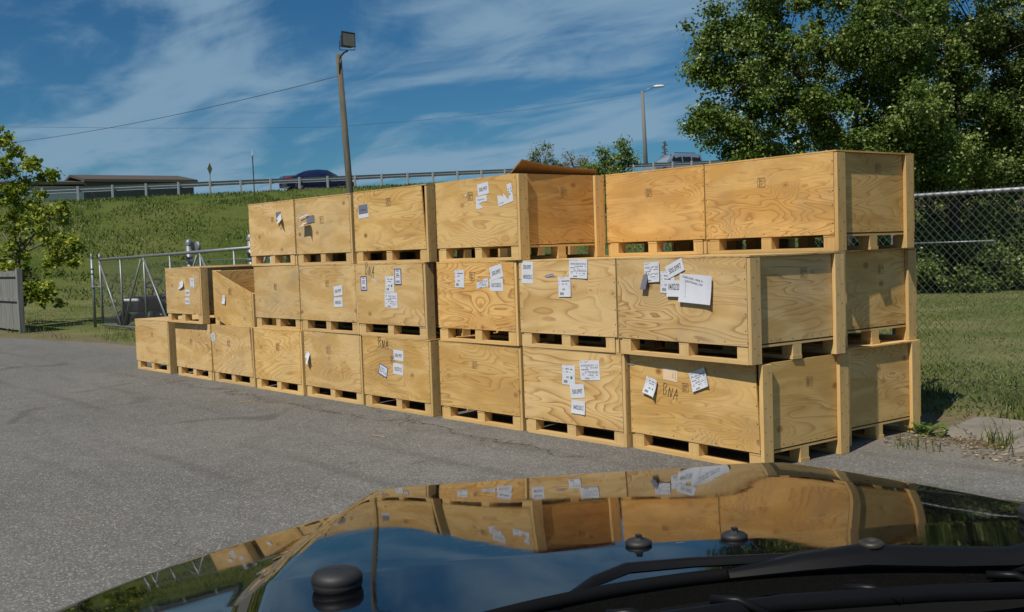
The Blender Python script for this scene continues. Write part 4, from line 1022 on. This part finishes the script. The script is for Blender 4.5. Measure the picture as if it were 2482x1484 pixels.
# sedan, x forward
S = [(-2.42, .40, .5, .72, .92, .70, .60), (-2.38, .28, .5, .90, 1.00, .84, .66), (-1.75, .22, .5, .98, 1.05, .90, .70), (-1.62, .2, .5, .98, 1.07, .91, .70), (-.80, .2, .5, .98, 1.38, .92, .60), (-.1, .2, .5, .97, 1.45, .92, .60), (.45, .2, .5, .96, 1.42, .92, .60), (1.30, .2, .5, .93, 1.02, .92, .68), (1.7, .2, .5, .88, .95, .91, .66), (2.25, .25, .48, .76, .82, .86, .62), (2.45, .35, .5, .62, .68, .72, .5)]
gs = [[(-.72, .84, 1.02), (.00, .86, 1.00), (-.02, .63, 1.37), (-.62, .63, 1.33)], [(.06, .86, 1.0), (.95, .84, .98), (.52, .63, 1.33), (.06, .63, 1.37)], [(-1.32, .85, 1.03), (-.80, .85, 1.02), (-.70, .64, 1.32), (-.86, .64, 1.29)]]
ge = [('rear_window', [(-1.58, -.58, 1.12), (-1.58, .58, 1.12), (-.90, .52, 1.40), (-.90, -.52, 1.40)]), ('windscreen', [(1.24, -.6, 1.09), (1.24, .6, 1.09), (.56, .52, 1.43), (.56, -.52, 1.43)])]
lt = [('tail_light', (-2.40, -2.05, .66, .88, .74, .93), M_RED), ('headlight', (2.15, 2.42, .5, .84, .60, .74), M_LENS)]
rzr = math.atan2(RU[1], RU[0])
def on_road(px_, s):
    # point of the road line (offset s) under a picture column
    d = ray(px_, 430); best = min(np.arange(-40, 120, .1), key=lambda q: abs((RP+RU*q+RN*s)[0]*d[1] - (RP+RU*q+RN*s)[1]*d[0])); return best
tq = on_road(768, -3.4); p = rp(tq, -3.4, .04)
vehicle('sedan', S, paint('dark_blue_paint', (.006, .014, .075)), p, rzr, 'dark blue sedan driving right behind the guardrail', (-1.5, 1.5), .33, gs, ge, lt)
U = [(-2.62, .45, .6, 1.05, 1.75, .88, .70), (-2.60, .4, .6, 1.12, 1.84, .98, .76), (-2.2, .35, .6, 1.14, 1.90, 1.0, .78), (-.9, .33, .6, 1.14, 1.92, 1.0, .78), (.2, .33, .6, 1.13, 1.90, 1.0, .78), (.50, .33, .6, 1.13, 1.86, 1.0, .77), (1.28, .33, .6, 1.11, 1.22, 1.0, .82), (1.35, .33, .6, 1.10, 1.17, 1.0, .82), (2.2, .36, .6, 1.02, 1.10, .98, .80), (2.55, .4, .6, .92, 1.0, .94, .76), (2.62, .5, .6, .80, .86, .88, .7)]
gs = [[(-2.45, .97, 1.20), (-1.45, .97, 1.20), (-1.45, .80, 1.76), (-2.35, .80, 1.74)], [(-1.33, .97, 1.20), (-.42, .97, 1.20), (-.42, .80, 1.78), (-1.33, .80, 1.78)], [(-.30, .97, 1.20), (.95, .96, 1.18), (.42, .80, 1.74), (-.30, .80, 1.78)]]
ge = [('windscreen', [(1.20, -.76, 1.28), (1.20, .76, 1.28), (.56, .68, 1.84), (.56, -.68, 1.84)]), ('rear_window', [(-2.63, -.66, 1.2), (-2.63, .66, 1.2), (-2.62, .62, 1.7), (-2.62, -.62, 1.7)])]
lt = [('tail_light', (-2.64, -2.5, .8, .97, .95, 1.25), M_RED), ('headlight', (2.3, 2.64, .52, .96, .80, .98), M_LENS), ('mirror', (.95, 1.12, 1.0, 1.18, 1.15, 1.32), M_CHR), ('roof_rail', (-2.0, .3, .66, .70, 1.95, 2.0), M_DKM)]
tq = on_road(1630, -7.0); p = rp(tq, -7.0, .04)
vehicle('suv', U, paint('silver_blue_paint', (.30, .35, .42)), p, rzr + math.pi, 'silver SUV driving left behind the guardrail near the street lamp', (-1.65, 1.62), .38, gs, ge, lt)

# lawn tractor behind the gate
lt_ = empty('lawn_tractor', (-26.25, 10.7, 0), R(-62), 'dark riding lawn tractor parked behind the sliding gate', 'lawn tractor')
M_BLK = plain('black_plastic', (.02, .02, .022), .4, var=.2); M_DRED = plain('maroon_paint', (.06, .012, .01), .3)
def bev(name, mat, x0, x1, y0, y1, z0, z1, b=.04, par=None, seg=2):
    bm = bmesh.new(); bmesh.ops.create_cube(bm, size=1, matrix=Matrix.Translation(((x0+x1)/2, (y0+y1)/2, (z0+z1)/2)) @ Matrix.Diagonal((x1-x0, y1-y0, z1-z0, 1)))
    bmesh.ops.bevel(bm, geom=bm.edges[:], offset=b, segments=seg, affect='EDGES', profile=.6)
    me = bpy.data.meshes.new(name); bm.to_mesh(me); bm.free(); me.materials.append(mat); me.polygons.foreach_set('use_smooth', [True]*len(me.polygons))
    o = bpy.data.objects.new(name, me); COL.objects.link(o); o.parent = par; return o
bev('hood', M_DRED, .1, .78, -.24, .24, .32, .66, .08, lt_); bev('grille', M_BLK, .775, .80, -.2, .2, .34, .56, .01, lt_); bev('headlight_strip', M_LENS, .70, .80, -.2, .2, .56, .62, .02, lt_)
bev('fender_deck', M_BLK, -.75, -.05, -.42, .42, .42, .52, .04, lt_); bev('mower_deck', M_BLK, -.25, .45, -.5, .5, .12, .28, .05, lt_); bev('footwell', M_BLK, -.1, .2, -.35, .35, .22, .34, .03, lt_)
bev('seat', M_BLK, -.62, -.22, -.22, .22, .55, .66, .05, lt_); bev('seat_back', M_BLK, -.68, -.58, -.22, .22, .62, .92, .05, lt_)
for (x_, r_, w_) in ((.6, .18, .12), (-.5, .25, .2)):
    for sg_ in (-1, 1):
        mb = MB(); mb.lathe((x_, sg_*.38, r_), [(r_*.4, -w_/2), (r_*.9, -w_/2), (r_, -w_/3), (r_, w_/3), (r_*.9, w_/2), (r_*.4, w_/2), (.001, w_/2.5)], 18, M=Matrix.Rotation(R(90), 4, 'X')); mb.build('wheel', M_RUB, lt_, True)
mb = MB(); mb.tube([Vector((.06, .17*math.cos(k*math.pi/8), .92+.17*.55*math.sin(k*math.pi/8))) + Vector((-.12*math.sin(k*math.pi/8), 0, 0)) for k in range(17)], .016, 6, cap=False); mb.tube([(.14, 0, .60), (.06, 0, .92)], .02, 6); mb.tube([(.06, -.16, .92), (.06, .16, .92)], .012, 6); mb.build('steering_wheel', M_BLK, lt_, True); lt_.scale = (1.2, 1.2, 1.15)

# ------------------------------------------------------------------ trees
M_BARK = plain('bark', (.16, .13, .10), .95, bump=.6, scale=6); M_BARKD = plain('dark_bark', (.07, .055, .045), .95, bump=.5)
LM = {'cotton': [leaf_mat('cottonwood_leaf', (.075, .135, .020), (.145, .205, .040), .32, .38), leaf_mat('cottonwood_leaf_light', (.20, .27, .06), (.28, .34, .12), .32, .35)],
      'dark': [leaf_mat('shade_leaf', (.06, .105, .02), (.11, .165, .035), .28, .45), leaf_mat('shade_leaf_light', (.19, .24, .06), (.26, .30, .11), .3, .4)],
      'maple': [leaf_mat('maple_leaf', (.15, .22, .02), (.22, .29, .035), .42, .45), leaf_mat('maple_leaf_light', (.34, .38, .04), (.44, .46, .07), .42, .45)],
      'far': [leaf_mat('far_leaf', (.10, .15, .05), (.15, .19, .075), .3, .6), leaf_mat('far_leaf_light', (.20, .23, .12), (.24, .26, .15), .3, .6)],
      'bare': [leaf_mat('budding_leaf', (.22, .20, .17), (.27, .25, .20), .3, .6), leaf_mat('budding_leaf_light', (.24, .26, .15), (.30, .30, .18), .3, .6)]}
def crown(parent, blobs, mats, nl, ls, cr, light=.3, name='crown', core=.35, tall=1.0):
    """blobs: (centre, radius xyz, clusters). leaves gathered round cluster centres"""
    C_, Rr = [], []
    for (c, r, k) in blobs:
        r = np.array(r if hasattr(r, '__len__') else (r, r, r), float)
        d = rng.normal(size=(k, 3)); d /= np.linalg.norm(d, axis=1)[:, None]; rad = rng.uniform(core, 1.0, k)**.6
        C_.append(np.array(c)[None] + d*rad[:, None]*r[None]); Rr.append(np.full(k, cr)*rng.uniform(.55, 1.3, k))
    C_ = np.concatenate(C_); Rr = np.concatenate(Rr); K = len(C_)
    # keep small gaps
    wgt = Rr**2; idx = rng.choice(K, nl, p=wgt/wgt.sum())
    d = rng.normal(size=(nl, 3)); d /= np.linalg.norm(d, axis=1)[:, None]; d *= np.minimum(np.abs(rng.normal(size=nl))*.75, 1.25)[:, None]; d[:, 2] *= .8*tall
    P = C_[idx] + d*Rr[idx][:, None]
    nrm = rng.normal(size=(nl, 3)) + np.array((0, 0, .9)) + d*.6; nrm /= np.linalg.norm(nrm, axis=1)[:, None]
    a = np.cross(nrm, rng.normal(size=(nl, 3))); a /= np.linalg.norm(a, axis=1)[:, None]; b = np.cross(nrm, a)
    s = ls*rng.uniform(.6, 1.25, nl)[:, None]
    fold = nrm*s*.18
    V = np.stack([P - a*s*.5, P + b*s*.42 + fold - a*s*.08, P + a*s*.55, P - b*s*.42 + fold - a*s*.08], 1).reshape(-1, 3)
    k = np.arange(nl)*4; F = np.concatenate([np.stack([k, k+1, k+2], 1), np.stack([k, k+2, k+3], 1)])
    ml = (rng.random(K) < light*.8)[idx] & (rng.random(nl) < .7) | (rng.random(nl) < light*.35)
    mi = ml.astype(int); mi = np.concatenate([mi, mi])
    o = np_mesh(name, V, F, mats, None, mi); loc(parent, o)
    return C_
def limbs(parent, base, ctr, fork, C_, r0, mat, nbr=60, name='trunk'):
    mb = MB(); b = Vector(base); f_ = Vector(fork); pts = [b, b.lerp(f_, .5) + Vector((.08, -.05, 0)), f_]
    mb.tube(pts, [r0, r0*.85, r0*.7], 10)
    sel = C_[rng.choice(len(C_), min(nbr, len(C_)), replace=False)]
    main = []
    for k in range(7):
        c = Vector(sel[k % len(sel)]); m_ = f_.lerp(c, .55) + Vector((0, 0, .3)); mb.tube([f_, m_, c], [r0*.5, r0*.3, r0*.1], 6, cap=False); main += [m_, f_.lerp(m_, .5), m_.lerp(c, .5)]
    for q in sel[7:]:
        c = Vector(q); s_ = min(main, key=lambda p: (p-c).length); mb.tube([s_, s_.lerp(c, .5) + Vector((random.uniform(-.1, .1), random.uniform(-.1, .1), .12)), c], [r0*.14, r0*.08, r0*.03], 4, cap=False)
    loc(parent, mb.build(name, mat, None, True))
def tree(name, label, base, fork, blobs, mats, nl, ls, cr, r0=.2, light=.3, bark=None, nbr=60, group=None, core=.35):
    root = empty(name, base, 0, label, 'tree', group)
    C_ = crown(root, blobs, mats, nl, ls, cr, light, core=core); limbs(root, base, None, fork, C_, r0, bark or M_BARK, nbr); return root
def gz_(p): return Vector((p[0], p[1], float(terr(p[0], p[1]))))
TZ = 27.
def B(px_, py_, Z, r, k): return (tuple(at(px_, py_, Z)), r, k)
b = gz_(at(2040, 700, TZ)); 
tree('cottonwood_tree', 'big leafy cottonwood leaning over the right end of the crates, nearest the sky', b, at(2060, 360, TZ),
     [B(2000, 60, TZ, (3.0, 2.4, 2.0), 120), B(2090, 280, TZ, (2.7, 2.3, 1.5), 90), B(1860, 250, TZ, (1.7, 1.5, .9), 34), B(1780, 330, TZ, (1.1, 1.1, .5), 14), B(1715, 285, TZ-.5, (.65, .7, .35), 9), B(1790, 120, TZ-.4, (1.3, 1.1, .8), 26), B(1715, 60, TZ-.6, (.55, .6, .5), 8), B(1740, 180, TZ-.3, (.6, .6, .4), 7),
      B(1930, -150, TZ, (2.5, 2.4, 1.9), 40), B(1840, 385, TZ, (1.2, 1.2, .35), 16), B(2230, 380, TZ, (2.0, 1.6, 1.1), 50), B(2180, 130, TZ, (1.6, 1.6, 1.6), 40)], LM['cotton'], 150000, .088, .36, .20, .26, M_BARKD, nbr=60, core=.15)
b = gz_(at(2310, 700, TZ+1.5))
tree('cottonwood_tree', 'taller darker tree with a visible trunk rising above the chain link fence', b, at(2308, 330, TZ+1.5),
     [B(2330, 20, TZ+1.5, (2.4, 2.2, 2.0), 80), B(2430, 230, TZ+1.5, (1.8, 1.9, 1.6), 55), B(2240, 190, TZ+1.8, (1.4, 1.6, 1.6), 50), B(2330, -220, TZ+1.5, (2.6, 2.5, 2.), 40), B(2600, 80, TZ+1.5, (2.3, 2.3, 2.4), 40), B(2250, 400, TZ+1.8, (1.3, 1.4, .8), 30), B(2440, 90, TZ+2, (1.6, 1.6, 1.4), 36), B(2440, 420, TZ+1.6, (1.3, 1.4, .7), 24)], LM['dark'], 118000, .088, .37, .15, .28, M_BARKD, nbr=110, core=.15)
b = gz_(at(2600, 700, TZ+3))
tree('cottonwood_tree', 'tree at the right edge of the photo, behind the one with the visible trunk', b, at(2590, 380, TZ+3),
     [B(2560, 330, TZ+3, (2.3, 2.3, 2.2), 70), B(2760, 100, TZ+3, (3, 3, 3), 50), B(2400, 330, TZ+3.5, (2.0, 1.8, 1.6), 40)], LM['dark'], 34000, .11, .42, .15, .25, M_BARKD, nbr=50)
# hedge of shrubs at the end of the lawn
hx = [(1700, 30.5, 2.3, 1.3, 'cotton'), (1900, 29.8, 2.4, 1.5, 'dark'), (2080, 29., 2.4, 1.6, 'cotton'), (2230, 28.6, 1.9, 1.9, 'cotton'), (2350, 28.4, 1.8, 2.15, 'dark'), (2460, 28.6, 1.8, 1.9, 'cotton'), (2600, 28.6, 2.0, 2.2, 'dark'), (2790, 28.8, 2.3, 2., 'cotton')]
hl = ['bush behind the top right crates seen only through pallet gaps, farthest left', 'bush mostly hidden behind the orange top crate', 'bush hidden behind the top corner crate', 'sunlit green bush just right of the top corner crate', 'dark tall bush above the middle of the fence', 'sunlit green bush near the right photo edge', 'dark bush at the very right edge of the lawn', 'bush beyond the right photo edge']
for (q, Z, r, hz, kd), lab in zip(hx, hl):
    g = gz_(at(q, 720, Z)); root = empty('bush', g, 0, lab, 'bush', 'bushes along the end of the lawn')
    C_ = crown(root, [((g.x, g.y, hz*.5), (r, r*.8, hz*.62), 34), ((g.x+.3, g.y-.6, hz*.3), (r, r*.7, hz*.4), 14)], LM[kd], 15000, .085, .40, .45, core=.5)
    mb = MB()
    for k in range(10): c = Vector(C_[k]); mb.tube([g, g.lerp(c, .6)+Vector((0, 0, .1)), c], [.035, .025, .01], 5)
    loc(root, mb.build('stems', M_BARKD, None, True))
# big backdrop trees farther off so that the wood has depth
for (q, Z, w, hz, lab) in ((2250, 36, 3.2, 6.2, 'tall tree deeper in the wood behind the dark trunk'), (2500, 38, 3.6, 6.6, 'tall tree deeper in the wood at the right photo edge')):
    g = gz_(at(q, 700, Z)); tree('woodland_tree', lab, g, g + Vector((0, 0, 2.2)), [((g.x, g.y, 2.6), (w, w, 1.8), 40), ((g.x, g.y, 4.6), (w*.8, w*.8, hz*.3), 26)], LM['dark'], 16000, .15, .6, .16, .2, M_BARKD, nbr=40)
# left maple
LZ = 27.5; b = gz_(at(45, 780, LZ+.5))
tree('maple_tree', 'young maple with bright yellow green leaves behind the board fence at the left edge', b, at(45, 620, LZ),
     [B(15, 430, LZ, (.75, .8, .75), 30), B(20, 355, LZ, (.42, .5, .35), 9), B(-60, 330, LZ, (.9, .7, .9), 20), B(110, 425, LZ, (.36, .3, .14), 7), B(70, 400, LZ, (.4, .3, .3), 9), B(80, 540, LZ, (.85, .95, .5), 24), B(155, 610, LZ-.3, (.5, .6, .5), 20), B(90, 700, LZ-.3, (.85, .95, .7), 34), B(10, 620, LZ, (1.0, 1.1, 1.2), 40), B(-120, 560, LZ, (1.5, 1.4, 2.1), 40), B(152, 505, LZ-.2, (.13, .2, .22), 5), B(185, 590, LZ-.2, (.2, .2, .2), 5), B(60, 480, LZ, (.6, .7, .5), 16)],
     LM['maple'], 17000, .105, .17, .07, .40, M_BARK, nbr=60, core=.1)
# far trees by the road
def far_tree(px_, py0, py1, rpx, Z, kd, lab, nl=2600, nm='roadside_tree', ls=.14):
    k = Z/FD; c = at(px_, (py0+py1)/2, Z); hh = (py1-py0)/2*k; g = gz_(c); g.z = min(g.z, c.z-hh)
    tree(nm, lab, g, Vector((c.x, c.y, c.z-hh*.7)), [(tuple(c), (rpx*k*.8, rpx*k*.8, hh*.9), 22), (tuple(c - Vector((0, 0, hh*.5))), (rpx*k, rpx*k, hh*.5), 14)], LM[kd], nl, ls, rpx*k*.32, .14, .3, M_BARKD, nbr=24, group='trees by the highway')
far_tree(1315, 340, 425, 46, 97, 'far', 'pale green rounded tree behind the guardrail, leftmost of the far trees')
far_tree(1392, 352, 425, 46, 100, 'bare', 'sparse greyish budding tree between the two green far trees', 1300)
far_tree(1495, 335, 450, 62, 66, 'cotton', 'green tree in front of the guardrail left of the street lamp', 5200, ls=.15)
far_tree(1430, 385, 455, 44, 66, 'cotton', 'low green bush left of the roadside tree before the guardrail', 2600, 'roadside_bush', .15)
far_tree(1345, 388, 425, 30, 99, 'far', 'low bush at the foot of the pale rounded far tree', 1300, 'roadside_bush')

# ------------------------------------------------------------------ the car the photo was taken from: hood, wipers
CO = (0.28, 1.605); PSI = .16
Rh = Vector((MR[0][0], MR[0][1], 0)).normalized(); Fh = Vector((MR[2][0], MR[2][1], 0)).normalized()
Av = Rh*math.cos(PSI) + Fh*math.sin(PSI); Bv = -Rh*math.sin(PSI) + Fh*math.cos(PSI)
O_ = Rh*CO[0] + Fh*CO[1]
car = bpy.data.objects.new('black_car', None); COL.objects.link(car)
car.matrix_world = Matrix(((Av.x, Bv.x, 0, O_.x), (Av.y, Bv.y, 0, O_.y), (0, 0, 1, 0), (0, 0, 0, 1)))
tag(car, 'glossy black car whose curved hood and wipers fill the bottom of the photo', 'car')
HW, HB = 1.16, .955
def crease(b_): return .68 - .24*max(b_, 0)**1.3 if b_ < 1 else .44
def edge_d(a_, b_):
    g = (abs(a_)/HW)**2.1; dg_a = 2.1*(abs(a_)/HW)**1.1/HW; db = 0
    if b_ > 0: g += (b_/HB)**1.85; db = 1.85*(b_/HB)**.85/HB
    return (1-g)/max(.3, math.hypot(dg_a, db))
def hood_z(a_, b_):
    z = 1.143 - .071*b_ - .020*b_*abs(b_) - .022*a_*a_
    if b_ < 0: z = 1.143 - .060*b_ - .022*a_*a_
    cr = crease(b_); k = min(1, max(0, (abs(a_)-cr+.035)/.07)); k = k*k*(3-2*k)
    z -= .030*k + max(0, abs(a_)-cr)*.10
    z += .010*math.exp(-((abs(a_)-.45)/.16)**2)*(lambda q: q*q*(3-2*q))(max(0, min(1, (b_+.15)/.9)))       # centre bulge
    d = edge_d(a_, b_); r = .10
    if d < r: q = max(0., min(r, r-d)); z -= .75*(r - math.sqrt(max(0, r*r-q*q)))
    return z
outl = []
for k in range(40): outl.append((-HW, -.75 + .75*k/40))
for k in range(201):
    th = math.pi - math.pi*k/200; ca, sa = math.cos(th), math.sin(th)
    outl.append((HW*math.copysign(abs(ca)**(2/2.1), ca), HB*abs(sa)**(2/1.85)))
for k in range(39, -1, -1): outl.append((HW, -.75 + .75*k/40))
tv = [1-(1-k/110.)**1.25 for k in range(111)]
t = NT('black_car_paint'); t.col((.0025, .0025, .0035)); t.b.inputs['IOR'].default_value = 1.47
tcn = t.n('ShaderNodeTexCoord'); P_ = tcn.outputs['Object']
t.rough(t.math('ADD', t.mapr(t.noise(P_, 9, 5, .7), (.35), .75, .015, .05), t.mapr(t.noise(P_, 160, 2, .6), .62, .75, 0, .12)))
t.bump(t.noise(P_, 7, 2, .5), .25, .0006)
M_CAR = t.m
gv = []; 
for (a_, b_) in outl:
    sb = max(-.75, min(.35, b_*.6 if b_ > 0 else b_))
    for q in tv:
        aa, bb = a_*q, sb + (b_-sb)*q
        gv.append((aa, bb, hood_z(aa, bb)))
    # skirt
    for (off, zz_) in ((.012, .95), (.03, .86), (.02, .62), (-.04, .34)):
        l = math.hypot(a_, b_ if b_ > 0 else 0) or 1; gv.append((a_*(1+off/l), b_+(b_*off/l if b_ > 0 else 0), zz_))
row = len(tv)+4
def rear_b(a_): return -.205 - .66*a_*a_
hf, ff_l, ff_r, bumper = [], [], [], []
for k in range(len(outl)-1):
    for q in range(row-1):
        f4 = (k*row+q, k*row+q+1, (k+1)*row+q+1, (k+1)*row+q)
        cx_ = sum(gv[i][0] for i in f4)/4; cy_ = sum(gv[i][1] for i in f4)/4
        if q < len(tv)-1 and abs(cx_) < crease(cy_) + .03:
            if cy_ > rear_b(cx_): hf.append(f4)
        elif q >= len(tv)-1 and cy_ > .35: bumper.append(f4)
        else: (ff_l if cx_ < 0 else ff_r).append(f4)
def sub(name, faces):
    used = sorted({i for f4 in faces for i in f4}); mp2_ = {i: n for n, i in enumerate(used)}
    o = mesh_obj(name, [gv[i] for i in used], [tuple(mp2_[i] for i in f4)[::-1] for f4 in faces], M_CAR, car, True)
    bm = bmesh.new(); bm.from_mesh(o.data); bmesh.ops.remove_doubles(bm, verts=bm.verts, dist=2e-5); bmesh.ops.recalc_face_normals(bm, faces=bm.faces)
    if sum(f.normal.z for f in bm.faces) < 0: bmesh.ops.reverse_faces(bm, faces=bm.faces)
    bm.to_mesh(o.data); bm.free(); return o
hood = sub('hood', hf); sub('fender', ff_l); sub('fender', ff_r); sub('front_bumper', bumper)
for (a_, b_) in ((-.555, -.085), (.56, -.03)):
    mb = MB(); z0 = hood_z(a_, b_)
    mb.lathe((a_, b_, z0), [(.029, -.004), (.0335, .002), (.0355, .009), (.0345, .0105), (.0355, .012), (.0345, .019), (.0300, .0245), (.018, .027), (.001, .0275)], 28)
    mb.build('rubber_bumper', M_RUB, car, True)
for (a_, b_) in ((-.10, .0), (.052, -.005)):
    mb = MB(); z0 = hood_z(a_, b_)
    mb.lathe((a_, b_, z0), [(.019, -.002), (.0205, .002), (.0205, .005), (.016, .0085), (.007, .010), (.006, .013), (.001, .0135)], 20)
    nzz = mb.build('washer_nozzle', M_RUB, car, True)
    mb = MB(); mb.box(a_-.004, a_+.004, b_-.006, b_+.003, z0+.011, z0+.017); mb.build('jet', M_BLK, nzz)
# cowl
v, f = [], []
na, nb = 60, 10
for i_ in range(na+1):
    a_ = -.95 + 1.9*i_/na
    for j_ in range(nb+1):
        q = j_/nb; b_ = rear_b(a_) - .012 + (-.60 - rear_b(a_))*q
        z = 1.137 - .022*a_*a_ - .012 - .055*math.sin(min(1, q*2.2)*math.pi/2) + .06*max(0, q-.55)
        v.append((a_, b_, z))
for i_ in range(na):
    for j_ in range(nb): f.append((i_*(nb+1)+j_, (i_+1)*(nb+1)+j_, (i_+1)*(nb+1)+j_+1, i_*(nb+1)+j_+1))
t = NT('cowl_plastic'); t.col((.004, .004, .0045)); t.rough(.7); t.b.inputs['Specular IOR Level'].default_value = .12; M_COWL = t.m
cw = mesh_obj('cowl', v, f, M_COWL, car, True)
mb = MB(); mb.tube([(a_/40, rear_b(a_/40), hood_z(a_/40, rear_b(a_/40)) - .002) for a_ in range(-27, 28)], .010, 8)
mb.build('hood_seal', M_COWL, car, True)
# wipers: arm sweeping up from the right, blade frame with bridges and openings
M_WIP = plain('wiper_black', (.006, .006, .007), .40, spec=.16, var=.1)
def bar(pts, wid, thick, name, par=None, mat=None):
    """flat curved bar in car coordinates; pts (a,b,z), wid list across b, thick in z"""
    v, f = [], []
    n = len(pts)
    for k, (p, w, th) in enumerate(zip(pts, wid, thick)):
        p = Vector(p); d = (Vector(pts[min(k+1, n-1)]) - Vector(pts[max(k-1, 0)])).normalized(); s_ = d.cross(Vector((0, 0, 1))).normalized(); u_ = s_.cross(d)
        for (x_, y_) in ((-1, -.5), (-.7, .3), (-.3, .9), (.3, .9), (.7, .3), (1, -.5), (.6, -1), (-.6, -1)): v.append(p + s_*x_*w/2 + u_*y_*th/2)
    for k in range(n-1):
        for q in range(8): f.append((k*8+q, k*8+(q+1) % 8, (k+1)*8+(q+1) % 8, (k+1)*8+q))
    f.append(tuple(range(8))); f.append(tuple((n-1)*8+q for q in range(8))[::-1])
    o = mesh_obj(name, v, f, mat or M_WIP, par or car, True); autosmooth(o, 50); return o
arm = bar([(-.40, -0.330, 1.125), (-.30, -0.270, 1.145), (-.22, -0.210, 1.163), (-.17, -0.190, 1.170), (-.08, -0.195, 1.172), (.05, -0.210, 1.172), (.10, -0.210, 1.176)], [.012, .016, .020, .022, .020, .018, .016], [.008, .010, .013, .014, .013, .012, .010], 'wiper_arm')
arm2 = bar([(-.04, -0.220, 1.160), (.06, -0.230, 1.172), (.14, -0.240, 1.178), (.25, -0.260, 1.172), (.34, -0.270, 1.168), (.40, -0.280, 1.182), (.46, -0.290, 1.186), (.6, -0.315, 1.180), (.8, -0.365, 1.170)], [.02, .045, .055, .05, .045, .05, .05, .045, .04], [.012, .022, .026, .026, .024, .026, .026, .024, .02], 'wiper_linkage')
bl_ = bar([(-.44, -0.405, 1.105), (-.30, -0.360, 1.128), (-.16, -0.315, 1.142), (0, -0.307, 1.146), (.2, -0.320, 1.146), (.42, -0.345, 1.142), (.62, -0.380, 1.140)], [.012, .014, .016, .018, .018, .016, .012], [.012, .016, .02, .022, .022, .02, .012], 'wiper_blade')
for k, a_ in enumerate((-.34, -.2, -.06, .12, .32, .52)):
    mb = MB(); b_ = -.31 + .03*abs(a_); mb.tube([(a_-.03, -.290-.02*(a_ < -.1), 1.152), (a_, -.307-.05*max(0, -a_-.1)*4*.4, 1.154), (a_+.03, -.325, 1.140)], .006, 6); mb.build('bridge', M_WIP, bl_, True)
mb = MB(); mb.lathe((.155, -.240, 1.188), [(.016, 0), (.017, .004), (.011, .008), (.010, .004), (.001, .004)], 16); mb.build('pivot_bolt', M_DKM, arm2, True)
# front wheels and windscreen base of the same car
for sg_ in (-1, 1):
    mb = MB(); mb.lathe((sg_*.80, .10, .36), [(.22, -.11), (.33, -.12), (.36, -.08), (.36, .08), (.33, .12), (.22, .11), (.001, .06)], 28, M=Matrix.Rotation(R(90), 4, 'Y')); mb.build('wheel', M_RUB, car, True)
mb = MB(); mb.box(-.28, .28, .985, 1.0, .55, .60); 
mb = MB()
